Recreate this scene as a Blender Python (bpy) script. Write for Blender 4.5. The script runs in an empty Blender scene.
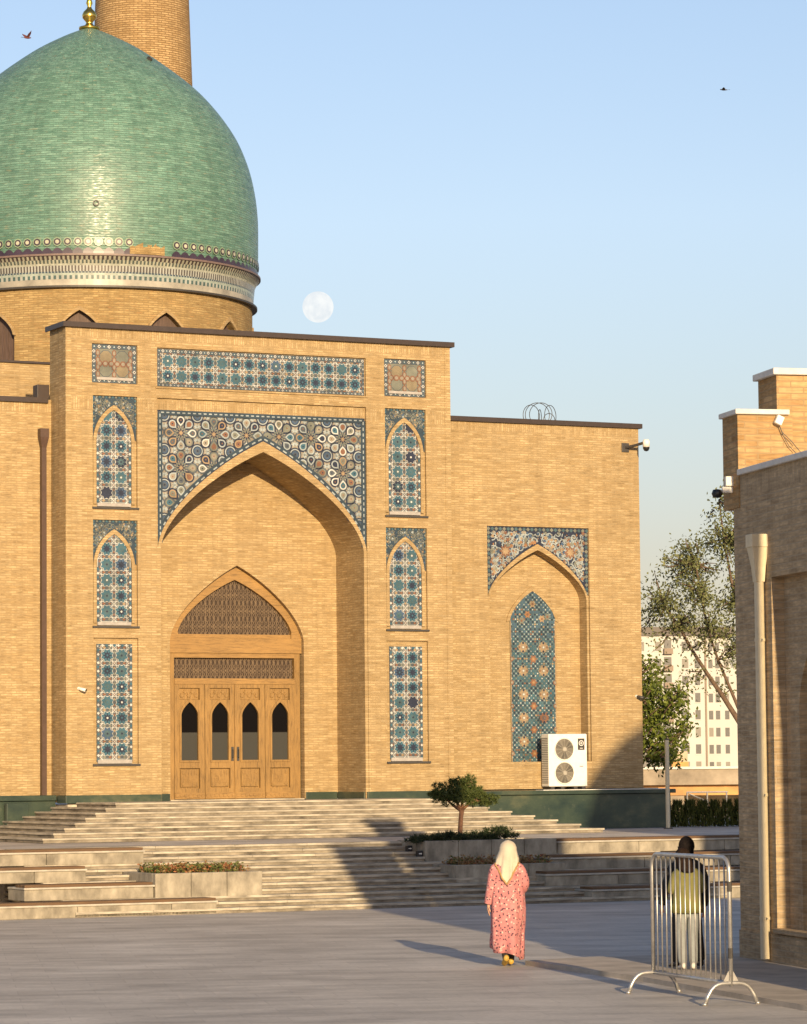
import bpy, bmesh, math, random
from mathutils import Vector, Matrix, Euler
from mathutils.geometry import tessellate_polygon
random.seed(7)
R = math.radians
scene = bpy.context.scene
COL = scene.collection

# ------------------------------------------------------------------ camera
CAMZ = 2.6
cd = bpy.data.cameras.new('camera'); cam = bpy.data.objects.new('camera', cd); COL.objects.link(cam)
cd.sensor_width = 36.0; cd.sensor_fit = 'AUTO'; cd.lens = 3300/1024*36
cd.clip_start = 0.5; cd.clip_end = 9000
pitch, roll = R(4.4219), R(-0.5361)
_F = Vector((0, math.cos(pitch), math.sin(pitch))); _U0 = Vector((0, -math.sin(pitch), math.cos(pitch))); _R0 = Vector((1, 0, 0))
_R = math.cos(roll)*_R0 + math.sin(roll)*_U0
_U = -math.sin(roll)*_R0 + math.cos(roll)*_U0
m = Matrix((( _R.x, _U.x, -_F.x, 0), (_R.y, _U.y, -_F.y, 0), (_R.z, _U.z, -_F.z, CAMZ), (0, 0, 0, 1)))
cam.matrix_world = m
scene.camera = cam

# ------------------------------------------------------------------ light
SUN_EL, SUN_AZ = 13.3, 12.3          # degrees; azimuth to the right of straight behind the camera
world = bpy.data.worlds.new('World'); scene.world = world; world.use_nodes = True
wn = world.node_tree.nodes; wl = world.node_tree.links
sky = wn.new('ShaderNodeTexSky'); sky.sky_type = 'NISHITA'; sky.sun_disc = False
sky.sun_elevation = R(SUN_EL); sky.sun_rotation = R(180-SUN_AZ)
sky.air_density = 1.0; sky.dust_density = 0.6; sky.ozone_density = 1.5
bg = wn['Background']; bg.inputs['Strength'].default_value = 0.124
# hazy band: the sky dims and greys towards the horizon
_tc = wn.new('ShaderNodeTexCoord'); _sp = wn.new('ShaderNodeSeparateXYZ'); wl.new(_tc.outputs['Generated'], _sp.inputs[0])
_rp = wn.new('ShaderNodeValToRGB'); wl.new(_sp.outputs[2], _rp.inputs[0])
_e = _rp.color_ramp.elements
for _ in range(3): _e.new(0.5)
for _i, (_p, _c) in enumerate(((0.0, (0.62, 0.50, 0.54)), (0.065, (0.73, 0.61, 0.65)), (0.11, (0.86, 0.745, 0.77)), (0.165, (1.05, 0.91, 0.93)), (0.24, (1.10, 0.98, 1.0)))):
    _e[_i].position = _p; _e[_i].color = (*_c, 1)
_mx = wn.new('ShaderNodeMix'); _mx.data_type = 'RGBA'; _mx.blend_type = 'MULTIPLY'; _mx.inputs[0].default_value = 1.0
wl.new(sky.outputs['Color'], _mx.inputs[6]); wl.new(_rp.outputs[0], _mx.inputs[7]); wl.new(_mx.outputs[2], bg.inputs['Color'])
sd = bpy.data.lights.new('sun', 'SUN'); sd.energy = 4.9; sd.angle = R(0.5); sd.color = (1.0, 0.755, 0.45)
sun = bpy.data.objects.new('sun', sd); COL.objects.link(sun)
tow = Vector((math.sin(R(SUN_AZ))*math.cos(R(SUN_EL)), -math.cos(R(SUN_AZ))*math.cos(R(SUN_EL)), math.sin(R(SUN_EL))))
sun.rotation_euler = tow.to_track_quat('Z', 'Y').to_euler(); sun.location = (8, -20, 30)
scene.view_settings.view_transform = 'Standard'; scene.view_settings.look = 'None'
scene.view_settings.gamma = 1.0; scene.view_settings.exposure = 0.40

# ------------------------------------------------------------------ frames of reference
TH = R(26.559)
O = Vector((-7.384, 72.0, 0.0))
UV_ = Vector((math.cos(TH), math.sin(TH), 0)); NV_ = Vector((math.sin(TH), -math.cos(TH), 0))
def FW(a, d, z): return O + UV_*a + NV_*d + Vector((0, 0, z))      # facade frame -> world (d towards the square)

# ------------------------------------------------------------------ materials
MATS = {}
def new_mat(name):
    m = bpy.data.materials.new(name); m.use_nodes = True
    MATS[name] = m
    return m, m.node_tree.nodes, m.node_tree.links, m.node_tree.nodes['Principled BSDF']
def rgba(c): return (c[0], c[1], c[2], 1)
def mix(nt, l, a, b, fac, mode='MIX'):
    n = nt.new('ShaderNodeMix'); n.data_type = 'RGBA'; n.blend_type = mode
    for s, v in ((0, fac), (6, a), (7, b)):
        if hasattr(v, 'is_linked') or hasattr(v, 'links'): l.new(v, n.inputs[s])
        elif s == 0: n.inputs[0].default_value = v
        else: n.inputs[s].default_value = rgba(v)
    return n.outputs[2]
def noise(nt, l, vec, scale, detail=4, rough=0.55, sx=(1, 1, 1)):
    mp = nt.new('ShaderNodeMapping'); mp.inputs['Scale'].default_value = sx
    l.new(vec, mp.inputs['Vector'])
    n = nt.new('ShaderNodeTexNoise'); n.inputs['Scale'].default_value = scale; n.inputs['Detail'].default_value = detail; n.inputs['Roughness'].default_value = rough
    l.new(mp.outputs[0], n.inputs['Vector'])
    return n.outputs['Fac']
def ramp(nt, l, fac, stops, interp='LINEAR'):
    n = nt.new('ShaderNodeValToRGB'); n.color_ramp.interpolation = interp
    e = n.color_ramp.elements
    while len(e) < len(stops): e.new(0.5)
    for i, (p, c) in enumerate(stops):
        e[i].position = p; e[i].color = rgba(c) if not isinstance(c, (int, float)) else (c, c, c, 1)
    l.new(fac, n.inputs[0])
    return n.outputs[0]
def math_n(nt, l, op, a, b=None, c=None):
    n = nt.new('ShaderNodeMath'); n.operation = op
    for i, v in enumerate((a, b, c)):
        if v is None: continue
        if isinstance(v, (int, float)): n.inputs[i].default_value = v
        else: l.new(v, n.inputs[i])
    return n.outputs[0]
def plain(name, col, rough=0.6, metal=0.0, var=0.12, scale=8, spec=0.5, sx=(1, 1, 1), bump=0.0):
    m, nt, l, p = new_mat(name)
    tc = nt.new('ShaderNodeTexCoord')
    f = noise(nt, l, tc.outputs['Object'], scale, 5, 0.6, sx)
    lo = tuple(max(0, c*(1-var*1.6)) for c in col); hi = tuple(min(1, c*(1+var*1.6)) for c in col)
    c = ramp(nt, l, f, [(0.25, lo), (0.75, hi)])
    l.new(c, p.inputs['Base Color'])
    p.inputs['Roughness'].default_value = rough; p.inputs['Metallic'].default_value = metal
    p.inputs['Specular IOR Level'].default_value = spec
    if bump:
        b = nt.new('ShaderNodeBump'); b.inputs['Strength'].default_value = bump; b.inputs['Distance'].default_value = 0.02
        l.new(f, b.inputs['Height']); l.new(b.outputs[0], p.inputs['Normal'])
    return m
def brick_mat(name, c1, c2, mort, bw=0.25, rh=0.055, ms=0.010, cyl=None, soldier=None, gloss=None, streak=0.22, bump=0.5, off=0.5, patch=None, dark=None):
    m, nt, l, p = new_mat(name)
    tc = nt.new('ShaderNodeTexCoord'); sp = nt.new('ShaderNodeSeparateXYZ'); l.new(tc.outputs['Object'], sp.inputs[0])
    if cyl:
        ang = math_n(nt, l, 'ARCTAN2', sp.outputs[1], sp.outputs[0]); u = math_n(nt, l, 'MULTIPLY', ang, cyl)
    else:
        u = math_n(nt, l, 'ADD', sp.outputs[0], sp.outputs[1])
    v = sp.outputs[2]
    def bricks(x, y):
        cb = nt.new('ShaderNodeCombineXYZ'); l.new(x, cb.inputs[0]); l.new(y, cb.inputs[1])
        b = nt.new('ShaderNodeTexBrick'); l.new(cb.outputs[0], b.inputs['Vector'])
        b.inputs['Scale'].default_value = 1; b.inputs['Brick Width'].default_value = bw; b.inputs['Row Height'].default_value = rh
        b.inputs['Mortar Size'].default_value = ms; b.inputs['Mortar Smooth'].default_value = 0.3; b.offset = off
        b.inputs['Color1'].default_value = (0, 0, 0, 1); b.inputs['Color2'].default_value = (1, 1, 1, 1); b.inputs['Mortar'].default_value = (0.5, 0.5, 0.5, 1)
        b.inputs['Bias'].default_value = 0
        return b
    b = bricks(u, v); bc, bf = b.outputs['Color'], b.outputs['Fac']
    if soldier:
        b2 = bricks(v, u)
        inz = None
        for z0, z1 in soldier:
            k = math_n(nt, l, 'MULTIPLY', math_n(nt, l, 'GREATER_THAN', v, z0), math_n(nt, l, 'LESS_THAN', v, z1))
            inz = k if inz is None else math_n(nt, l, 'ADD', inz, k)
        bc = mix(nt, l, bc, b2.outputs['Color'], inz); bf = mix(nt, l, bf, b2.outputs['Fac'], inz)
    cb = nt.new('ShaderNodeCombineXYZ'); l.new(u, cb.inputs[0]); l.new(v, cb.inputs[1])
    fw = noise(nt, l, cb.outputs[0], 1.0, 1, 0.5, (7.0, 36, 1))
    col = mix(nt, l, c1, c2, bc)
    # long horizontal blotches and broad weathering
    f1 = noise(nt, l, cb.outputs[0], 1.0, 5, 0.65, (1.6, 9, 1))
    col = mix(nt, l, col, ramp(nt, l, f1, [(0.3, 1-streak*1.5), (0.7, 1+streak*0.4)]), 1.0, 'MULTIPLY')
    f2 = noise(nt, l, cb.outputs[0], 0.35, 4, 0.6, (1, 1, 1))
    col = mix(nt, l, col, ramp(nt, l, f2, [(0.3, 0.88), (0.7, 1.06)]), 1.0, 'MULTIPLY')
    col = mix(nt, l, col, ramp(nt, l, fw, [(0.35, 0.86), (0.65, 1.12)]), 1.0, 'MULTIPLY')
    # weather stains: soot blotches and pale repaired areas
    f5 = noise(nt, l, cb.outputs[0], 0.55, 6, 0.72, (1.0, 0.7, 1))
    col = mix(nt, l, col, tuple(c*0.62 for c in c1), ramp(nt, l, f5, [(0.58, 0.0), (0.74, 0.55)]))
    f6 = noise(nt, l, cb.outputs[0], 0.8, 5, 0.7, (0.8, 1.3, 1))
    col = mix(nt, l, col, tuple(min(1, c*1.18) for c in c2), ramp(nt, l, f6, [(0.56, 0.0), (0.70, 0.45)]))
    f7 = noise(nt, l, cb.outputs[0], 1.0, 3, 0.6, (5.0, 0.25, 1))
    col = mix(nt, l, col, ramp(nt, l, f7, [(0.3, 0.84), (0.6, 1.04)]), 1.0, 'MULTIPLY')
    # odd dark and odd reddish bricks
    f3 = noise(nt, l, cb.outputs[0], 1.0, 2, 0.5, (3.6, 19, 1))
    col = mix(nt, l, col, patch or tuple(c*0.72 for c in c1), ramp(nt, l, f3, [(0.60, 0.0), (0.70, 0.55)]))
    col = mix(nt, l, col, mort, bf)
    l.new(col, p.inputs['Base Color'])
    p.inputs['Roughness'].default_value = gloss if gloss else 0.85
    if gloss:
        rr = ramp(nt, l, fw, [(0.3, gloss-0.12), (0.7, gloss+0.22)]); l.new(rr, p.inputs['Roughness'])
    p.inputs['Specular IOR Level'].default_value = 0.5 if gloss else 0.2
    bp = nt.new('ShaderNodeBump'); bp.inputs['Strength'].default_value = bump; bp.inputs['Distance'].default_value = 0.012; bp.invert = True
    h = math_n(nt, l, 'ADD', bf, math_n(nt, l, 'MULTIPLY', f3, 0.8))
    l.new(h, bp.inputs['Height']); l.new(bp.outputs[0], p.inputs['Normal'])
    return m

BRICK = ((0.395, 0.276, 0.132), (0.53, 0.396, 0.215), (0.345, 0.24, 0.122))
M_wall = brick_mat('buff_brick', *BRICK, soldier=[(12.12, 12.40), (10.52, 10.80)])
M_wall2 = brick_mat('buff_brick_plain', *BRICK)
M_side = brick_mat('brick_near', (0.46, 0.335, 0.20), (0.58, 0.43, 0.26), (0.39, 0.31, 0.21), bw=0.33, rh=0.078, ms=0.008, soldier=[(6.12, 6.45)], streak=0.3)
M_drum = brick_mat('drum_brick', (0.36, 0.24, 0.10), (0.48, 0.345, 0.16), (0.27, 0.185, 0.085), cyl=4.17, streak=0.3, patch=(0.42, 0.22, 0.09))
M_minaret = brick_mat('minaret_brick', (0.38, 0.25, 0.115), (0.51, 0.355, 0.18), (0.22, 0.135, 0.06), bw=0.30, rh=0.075, ms=0.014, cyl=1.8, streak=0.15, bump=1.0)
M_dome = brick_mat('dome_glaze', (0.105, 0.225, 0.17), (0.185, 0.335, 0.262), (0.13, 0.225, 0.17), bw=0.27, rh=0.058, ms=0.006, cyl=4.3, gloss=0.36, streak=0.24, bump=1.0, patch=(0.235, 0.225, 0.14))
M_flash = plain('brown_flashing', (0.042, 0.028, 0.023), 0.45)
M_pipe = plain('brown_pipe', (0.075, 0.043, 0.032), 0.45)
M_cream = plain('cream_pipe', (0.64, 0.555, 0.38), 0.5, var=0.06)
M_gold = plain('gold', (0.85, 0.55, 0.12), 0.22, 1.0, var=0.05)
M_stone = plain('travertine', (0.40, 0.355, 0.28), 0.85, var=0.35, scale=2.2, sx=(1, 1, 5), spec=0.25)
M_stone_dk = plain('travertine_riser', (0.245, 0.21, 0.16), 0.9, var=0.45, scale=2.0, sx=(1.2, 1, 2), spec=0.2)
M_bench = plain('concrete_block', (0.30, 0.265, 0.205), 0.9, var=0.36, scale=3.5, sx=(1, 1, 0.6), spec=0.2)
M_cap = plain('stone_cap', (0.43, 0.395, 0.33), 0.8, var=0.15, scale=5)
M_wood_seat = plain('seat_wood', (0.12, 0.065, 0.028), 0.6, var=0.2, scale=4, sx=(0.6, 6, 6))
M_capwhite = plain('white_coping', (0.62, 0.60, 0.56), 0.6, var=0.1)
M_white = plain('white_paint', (0.80, 0.77, 0.70), 0.45, var=0.05)
M_sill = plain('grey_sill', (0.36, 0.335, 0.31), 0.6)
M_black = plain('black_plastic', (0.015, 0.015, 0.017), 0.4, var=0.1)
M_galv = plain('galvanised', (0.50, 0.49, 0.47), 0.38, 0.75, var=0.12, scale=14)
M_dark = plain('dark_metal', (0.05, 0.045, 0.04), 0.5)

def wood_mat(name, col, sx):
    m, nt, l, p = new_mat(name)
    tc = nt.new('ShaderNodeTexCoord')
    f = noise(nt, l, tc.outputs['Object'], 5, 6, 0.65, sx)
    g = noise(nt, l, tc.outputs['Object'], 1.2, 3, 0.5)
    c = ramp(nt, l, f, [(0.28, tuple(x*0.55 for x in col)), (0.5, col), (0.75, tuple(min(1, x*1.2) for x in col))])
    c = mix(nt, l, c, ramp(nt, l, g, [(0.3, 0.85), (0.7, 1.1)]), 1.0, 'MULTIPLY')
    l.new(c, p.inputs['Base Color']); p.inputs['Roughness'].default_value = 0.5
    return m
M_wood = wood_mat('carved_wood', (0.285, 0.165, 0.05), (6, 6, 0.7))
M_wood_h = wood_mat('carved_wood_h', (0.31, 0.178, 0.055), (0.7, 6, 6))
M_wood_dk = plain('aged_window_wood', (0.10, 0.065, 0.05), 0.7, var=0.3, scale=6, sx=(8, 8, 0.5))
def lattice_mat():
    m, nt, l, p = new_mat('panjara_lattice')
    tc = nt.new('ShaderNodeTexCoord'); sp = nt.new('ShaderNodeSeparateXYZ'); l.new(tc.outputs['Object'], sp.inputs[0])
    f = noise(nt, l, tc.outputs['Object'], 9, 4)
    c = ramp(nt, l, f, [(0.3, (0.085, 0.055, 0.032)), (0.7, (0.17, 0.115, 0.065))])
    l.new(c, p.inputs['Base Color']); p.inputs['Roughness'].default_value = 0.7
    return m
M_lattice = lattice_mat()
M_lat_back = plain('lattice_backing', (0.045, 0.028, 0.018), 0.8)
def marble():
    m, nt, l, p = new_mat('green_marble')
    tc = nt.new('ShaderNodeTexCoord')
    f = noise(nt, l, tc.outputs['Object'], 0.9, 8, 0.7, (1, 1, 1.5))
    g = noise(nt, l, tc.outputs['Object'], 3.5, 6, 0.7)
    c = ramp(nt, l, f, [(0.32, (0.014, 0.03, 0.026)), (0.52, (0.04, 0.06, 0.04)), (0.70, (0.11, 0.115, 0.065))])
    c = mix(nt, l, c, (0.12, 0.135, 0.095), ramp(nt, l, g, [(0.6, 0.0), (0.72, 0.5)]))
    l.new(c, p.inputs['Base Color']); p.inputs['Roughness'].default_value = 0.35
    return m
M_marble = marble()
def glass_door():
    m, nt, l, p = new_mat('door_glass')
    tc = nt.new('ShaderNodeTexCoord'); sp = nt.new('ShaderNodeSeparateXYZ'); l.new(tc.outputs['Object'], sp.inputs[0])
    k = ramp(nt, l, math_n(nt, l, 'MULTIPLY', math_n(nt, l, 'SUBTRACT', sp.outputs[2], 3.0), 1.0), [(0.42, (0.055, 0.055, 0.05)), (0.44, (0.004, 0.004, 0.005))])  # paler lower half paints the square's reflection into the glass colour
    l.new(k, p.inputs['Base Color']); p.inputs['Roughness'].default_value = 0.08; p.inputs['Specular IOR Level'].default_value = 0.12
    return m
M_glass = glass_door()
def paving():
    m, nt, l, p = new_mat('stone_paving')
    tc = nt.new('ShaderNodeTexCoord')
    mp = nt.new('ShaderNodeMapping'); mp.inputs['Rotation'].default_value = (0, 0, R(-8)); l.new(tc.outputs['Object'], mp.inputs[0])
    b = nt.new('ShaderNodeTexBrick'); l.new(mp.outputs[0], b.inputs['Vector'])
    b.inputs['Scale'].default_value = 1; b.inputs['Brick Width'].default_value = 0.9; b.inputs['Row Height'].default_value = 0.6
    b.inputs['Mortar Size'].default_value = 0.008; b.inputs['Mortar Smooth'].default_value = 0.2
    b.inputs['Color1'].default_value = (0.475, 0.438, 0.388, 1); b.inputs['Color2'].default_value = (0.525, 0.483, 0.427, 1); b.inputs['Mortar'].default_value = (0.44, 0.405, 0.36, 1)
    f = noise(nt, l, mp.outputs[0], 0.5, 6, 0.7, (0.45, 1.3, 1))
    c = mix(nt, l, b.outputs['Color'], ramp(nt, l, f, [(0.28, 0.80), (0.5, 0.99), (0.72, 1.14)]), 1.0, 'MULTIPLY')
    f4 = noise(nt, l, mp.outputs[0], 1.1, 4, 0.6, (0.5, 1.2, 1))
    c = mix(nt, l, c, ramp(nt, l, f4, [(0.34, 0.76), (0.5, 1.0), (0.66, 1.16)]), 1.0, 'MULTIPLY')
    f2 = noise(nt, l, mp.outputs[0], 0.9, 3, 0.5, (0.12, 2.4, 1))
    c = mix(nt, l, c, (0.66, 0.59, 0.50), ramp(nt, l, f2, [(0.68, 0.0), (0.76, 0.5)]))
    f3 = noise(nt, l, mp.outputs[0], 14, 3, 0.6)
    c = mix(nt, l, c, ramp(nt, l, f3, [(0.3, 0.9), (0.7, 1.08)]), 1.0, 'MULTIPLY')
    f8 = noise(nt, l, tc.outputs['Object'], 2.3, 2, 0.5); c = mix(nt, l, c, (0.24, 0.22, 0.19), ramp(nt, l, f8, [(0.70, 0.0), (0.76, 0.55)]))
    f9 = noise(nt, l, tc.outputs['Object'], 0.28, 5, 0.7); c = mix(nt, l, c, ramp(nt, l, f9, [(0.35, 0.84), (0.6, 1.04)]), 1.0, 'MULTIPLY')
    l.new(c, p.inputs['Base Color']); p.inputs['Roughness'].default_value = 0.6; p.inputs['Specular IOR Level'].default_value = 0.3
    bp = nt.new('ShaderNodeBump'); bp.inputs['Strength'].default_value = 0.25; bp.inputs['Distance'].default_value = 0.01
    l.new(math_n(nt, l, 'SUBTRACT', f3, b.outputs['Fac']), bp.inputs['Height']); l.new(bp.outputs[0], p.inputs['Normal'])
    return m
M_pave = paving()
M_earth = plain('far_ground', (0.16, 0.14, 0.11), 0.95, var=0.3, scale=0.05)
M_soil = plain('planter_soil', (0.09, 0.065, 0.045), 0.95, var=0.3)
M_walk = plain('pavement_slab', (0.42, 0.365, 0.30), 0.85, var=0.18, scale=2.0)

# glazed tile colours
def tile(name, c, rough=0.35): return plain(name, c, rough, var=0.22, scale=3.0)
T_white = tile('tile_white', (0.49, 0.49, 0.455)); T_teal = tile('tile_teal', (0.042, 0.11, 0.15)); T_blue = tile('tile_blue', (0.05, 0.09, 0.155))
T_navy = tile('tile_navy', (0.022, 0.028, 0.05)); T_rust = tile('tile_rust', (0.19, 0.095, 0.055)); T_tan = tile('tile_tan', (0.30, 0.215, 0.125))
T_sage = tile('tile_sage', (0.165, 0.17, 0.135)); T_pink = tile('tile_pink', (0.25, 0.22, 0.17)); T_grey = tile('tile_grey', (0.075, 0.088, 0.10))
T_sky = tile('tile_pale', (0.30, 0.34, 0.34)); T_turq = tile('tile_turquoise', (0.06, 0.108, 0.122)); T_ochre = tile('tile_ochre', (0.21, 0.17, 0.105)); T_bord = tile('tile_border', (0.03, 0.05, 0.068)); T_orange = tile('tile_orange', (0.28, 0.145, 0.065))
TILES = [T_white, T_teal, T_blue, T_navy, T_rust, T_tan, T_sage, T_pink, T_grey, T_sky, T_turq, T_orange, T_bord, T_ochre]
WHITE, TEAL, BLUE, NAVY, RUST, TAN, SAGE, PINK, GREY, PALE, TURQ, ORANGE, BORD, OCHRE = range(14)

# ------------------------------------------------------------------ mesh helpers
class G:
    def __init__(s): s.bm = bmesh.new()
    def face(s, pts, mi=0):
        vs = [s.bm.verts.new(p) for p in pts]
        try:
            f = s.bm.faces.new(vs); f.material_index = mi; return f
        except ValueError: return None
    def box(s, x0, x1, y0, y1, z0, z1, mi=0):
        v = [s.bm.verts.new(p) for p in ((x0, y0, z0), (x1, y0, z0), (x1, y1, z0), (x0, y1, z0), (x0, y0, z1), (x1, y0, z1), (x1, y1, z1), (x0, y1, z1))]
        for q in ((0, 3, 2, 1), (4, 5, 6, 7), (0, 1, 5, 4), (1, 2, 6, 5), (2, 3, 7, 6), (3, 0, 4, 7)):
            f = s.bm.faces.new([v[i] for i in q]); f.material_index = mi
        return s
    def prism(s, poly, y0, y1, mi=0):                     # poly in (x, z)
        s.slab(poly, [], y0, y1, mi, back=True); return s
    def slab(s, outer, holes, y0, y1, mi=0, back=False):   # wall slab with openings, front at y0
        loops = [[Vector((x, y0, z)) for x, z in outer]] + [[Vector((x, y0, z)) for x, z in h] for h in holes]
        flat = [p for lp in loops for p in lp]
        tris = tessellate_polygon(loops)
        fv = [s.bm.verts.new(p) for p in flat]
        for t in tris:
            a, b, c = (fv[i] for i in t)
            n = (b.co-a.co).cross(c.co-a.co)
            if n.length < 1e-10: continue
            try: f = s.bm.faces.new((a, b, c) if n.y < 0 else (a, c, b)); f.material_index = mi
            except ValueError: pass
        if back:
            bv = [s.bm.verts.new((p.x, y1, p.z)) for p in flat]
            for t in tris:
                a, b, c = (bv[i] for i in t)
                n = (b.co-a.co).cross(c.co-a.co)
                if n.length < 1e-10: continue
                try: f = s.bm.faces.new((a, b, c) if n.y > 0 else (a, c, b)); f.material_index = mi
                except ValueError: pass
        for li, lp in enumerate(loops):
            area = sum(lp[i].x*lp[(i+1) % len(lp)].z-lp[(i+1) % len(lp)].x*lp[i].z for i in range(len(lp)))
            ccw = area > 0
            n = len(lp)
            for i in range(n):
                p, q = lp[i], lp[(i+1) % n]
                if (p-q).length < 1e-7: continue
                pts = [p, q, Vector((q.x, y1, q.z)), Vector((p.x, y1, p.z))]
                flip = (not ccw) if li == 0 else ccw
                if not flip: pts = pts[::-1]
                s.face(pts, mi)
        return s
    def poly(s, pts, y, mi=0):                             # flat tile face looking out of the wall
        a = sum(pts[i][0]*pts[(i+1) % len(pts)][1]-pts[(i+1) % len(pts)][0]*pts[i][1] for i in range(len(pts)))
        if abs(a) < 1e-7: return
        if a < 0: pts = pts[::-1]
        s.face([(x, y, z) for x, z in pts], mi)
    def ring(s, inner, outer, y0, y1, mi=0):               # band between two open curves of the same length (x, z)
        n = len(inner)
        for i in range(n-1):
            a, b, c, d = inner[i], inner[i+1], outer[i+1], outer[i]
            s.poly([a, b, c, d], y0, mi)
            s.face([(a[0], y0, a[1]), (b[0], y0, b[1]), (b[0], y1, b[1]), (a[0], y1, a[1])], mi)
            s.face([(d[0], y0, d[1]), (d[0], y1, d[1]), (c[0], y1, c[1]), (c[0], y0, c[1])], mi)
        return s
    def loft(s, rings, mi=0, cap=True, closed=True):
        vs = [[s.bm.verts.new(p) for p in r] for r in rings]
        n = len(rings[0])
        for a, b in zip(vs, vs[1:]):
            for i in range(n if closed else n-1):
                j = (i+1) % n
                f = s.bm.faces.new((a[i], a[j], b[j], b[i])); f.material_index = mi
        if cap and closed:
            for r, rev in ((vs[0], True), (vs[-1], False)):
                try:
                    f = s.bm.faces.new(r[::-1] if rev else r); f.material_index = mi
                except ValueError: pass
        return s
    def tube(s, path, r, seg=10, mi=0, cap=True):
        path = [Vector(p) for p in path]; rs = r if isinstance(r, (list, tuple)) else [r]*len(path)
        rings = []; up = None
        for i, p in enumerate(path):
            t = (path[min(i+1, len(path)-1)]-path[max(i-1, 0)]).normalized()
            if up is None:
                up = Vector((0, 0, 1)) if abs(t.z) < 0.9 else Vector((1, 0, 0))
            x = up.cross(t).normalized(); y = t.cross(x).normalized(); up = y
            rings.append([p+(x*math.cos(k*2*math.pi/seg)+y*math.sin(k*2*math.pi/seg))*rs[i] for k in range(seg)])
        return s.loft(rings, mi, cap)
    def lathe(s, prof, seg=96, mi=0, cx=0, cy=0, cap=False):
        rings = [[(cx+r*math.cos(k*2*math.pi/seg), cy+r*math.sin(k*2*math.pi/seg), z) for k in range(seg)] for r, z in prof]
        return s.loft(rings, mi, cap)
    def obj(s, name, mats, parent=None, smooth=False, shift=None, fix=False, bevel=0, loc=None, rot=None):
        if shift is not None: bmesh.ops.translate(s.bm, verts=s.bm.verts, vec=-Vector(shift))
        if fix: bmesh.ops.recalc_face_normals(s.bm, faces=s.bm.faces)
        me = bpy.data.meshes.new(name); s.bm.to_mesh(me); s.bm.free()
        for mt in (mats if isinstance(mats, (list, tuple)) else [mats]): me.materials.append(mt)
        if smooth:
            for p in me.polygons: p.use_smooth = True
        o = bpy.data.objects.new(name, me); COL.objects.link(o)
        if parent: o.parent = parent
        if loc is not None: o.location = loc
        if rot is not None: o.rotation_euler = rot
        if bevel:
            b = o.modifiers.new('bevel', 'BEVEL'); b.width = bevel; b.segments = 2; b.limit_method = 'ANGLE'
        return o
def tag(o, label=None, cat=None, group=None, kind=None):
    if label: o['label'] = label
    if cat: o['category'] = cat
    if group: o['group'] = group
    if kind: o['kind'] = kind
    return o
def empty(name, loc, rz=0.0, label=None, cat=None, group=None):
    o = bpy.data.objects.new(name, None); COL.objects.link(o); o.location = loc; o.rotation_euler = (0, 0, rz); o.empty_display_size = 0.3
    return tag(o, label, cat, group)
def copy_tree(o, parent=None):
    c = o.copy(); COL.objects.link(c)
    if parent: c.parent = parent
    for ch in [x for x in bpy.data.objects if x.parent == o]: copy_tree(ch, c)
    return c
def realize(o):                                            # bake modifiers into the mesh
    bpy.context.view_layer.update()
    dg = bpy.context.evaluated_depsgraph_get()
    me = bpy.data.meshes.new_from_object(o.evaluated_get(dg))
    o.modifiers.clear(); o.data = me
    return o
def arch(x0, x1, zs, za, n=14, c1=(0.42, 0.2), c2=(0.97, 0.65)):
    """pointed (four-centred) arch from (x0, zs) over the apex to (x1, zs)"""
    xc = (x0+x1)/2; w = (x1-x0)/2; h = za-zs; half = []
    for i in range(n+1):
        t = i/n
        bx = 3*(1-t)**2*t*c1[0]+3*(1-t)*t*t*c2[0]+t**3; by = 3*(1-t)**2*t*c1[1]+3*(1-t)*t*t*c2[1]+t**3
        half.append((bx, by))
    left = [(xc-w*bx, za-h*by) for bx, by in reversed(half)]
    right = [(xc+w*bx, za-h*by) for bx, by in half[1:]]
    return left+right
def arch_door(x0, x1, z0, zs, za, **k): return [(x0, z0)]+arch(x0, x1, zs, za, **k)+[(x1, z0)]
def rect(x0, x1, z0, z1): return [(x0, z0), (x1, z0), (x1, z1), (x0, z1)]
def clip(pts, conv):
    """clip polygon by a convex polygon, both (x, z)"""
    a = sum(conv[i][0]*conv[(i+1) % len(conv)][1]-conv[(i+1) % len(conv)][0]*conv[i][1] for i in range(len(conv)))
    if a < 0: conv = conv[::-1]
    out = list(pts)
    for i in range(len(conv)):
        p, q = conv[i], conv[(i+1) % len(conv)]
        ex, ez = q[0]-p[0], q[1]-p[1]
        if abs(ex)+abs(ez) < 1e-9: continue
        ins = lambda v: ex*(v[1]-p[1])-ez*(v[0]-p[0]) >= -1e-9
        new = []
        for j in range(len(out)):
            c, d = out[j], out[(j+1) % len(out)]
            ci, di = ins(c), ins(d)
            if ci: new.append(c)
            if ci != di:
                den = ex*(d[1]-c[1])-ez*(d[0]-c[0])
                t = -(ex*(c[1]-p[1])-ez*(c[0]-p[0]))/den
                new.append((c[0]+(d[0]-c[0])*t, c[1]+(d[1]-c[1])*t))
        out = new
        if len(out) < 3: return []
    return out
def star(cx, cz, n, r1, r2, rot=0.0):
    return [(cx+(r1 if i % 2 == 0 else r2)*math.cos(rot+i*math.pi/n), cz+(r1 if i % 2 == 0 else r2)*math.sin(rot+i*math.pi/n)) for i in range(2*n)]
def ngon(cx, cz, n, r, rot=0.0, sx=1.0): return [(cx+sx*r*math.cos(rot+i*2*math.pi/n), cz+r*math.sin(rot+i*2*math.pi/n)) for i in range(n)]
def drop(cx, cz, r, ang, k=1.45):
    """tear shape pointing along ang"""
    o = []
    for i in range(14):
        t = i*2*math.pi/14
        rr = r*(k if i == 0 else (1.08 if i in (1, 13) else 1.0))
        o.append((cx+rr*math.cos(t+ang), cz+rr*math.sin(t+ang)))
    return o
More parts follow.
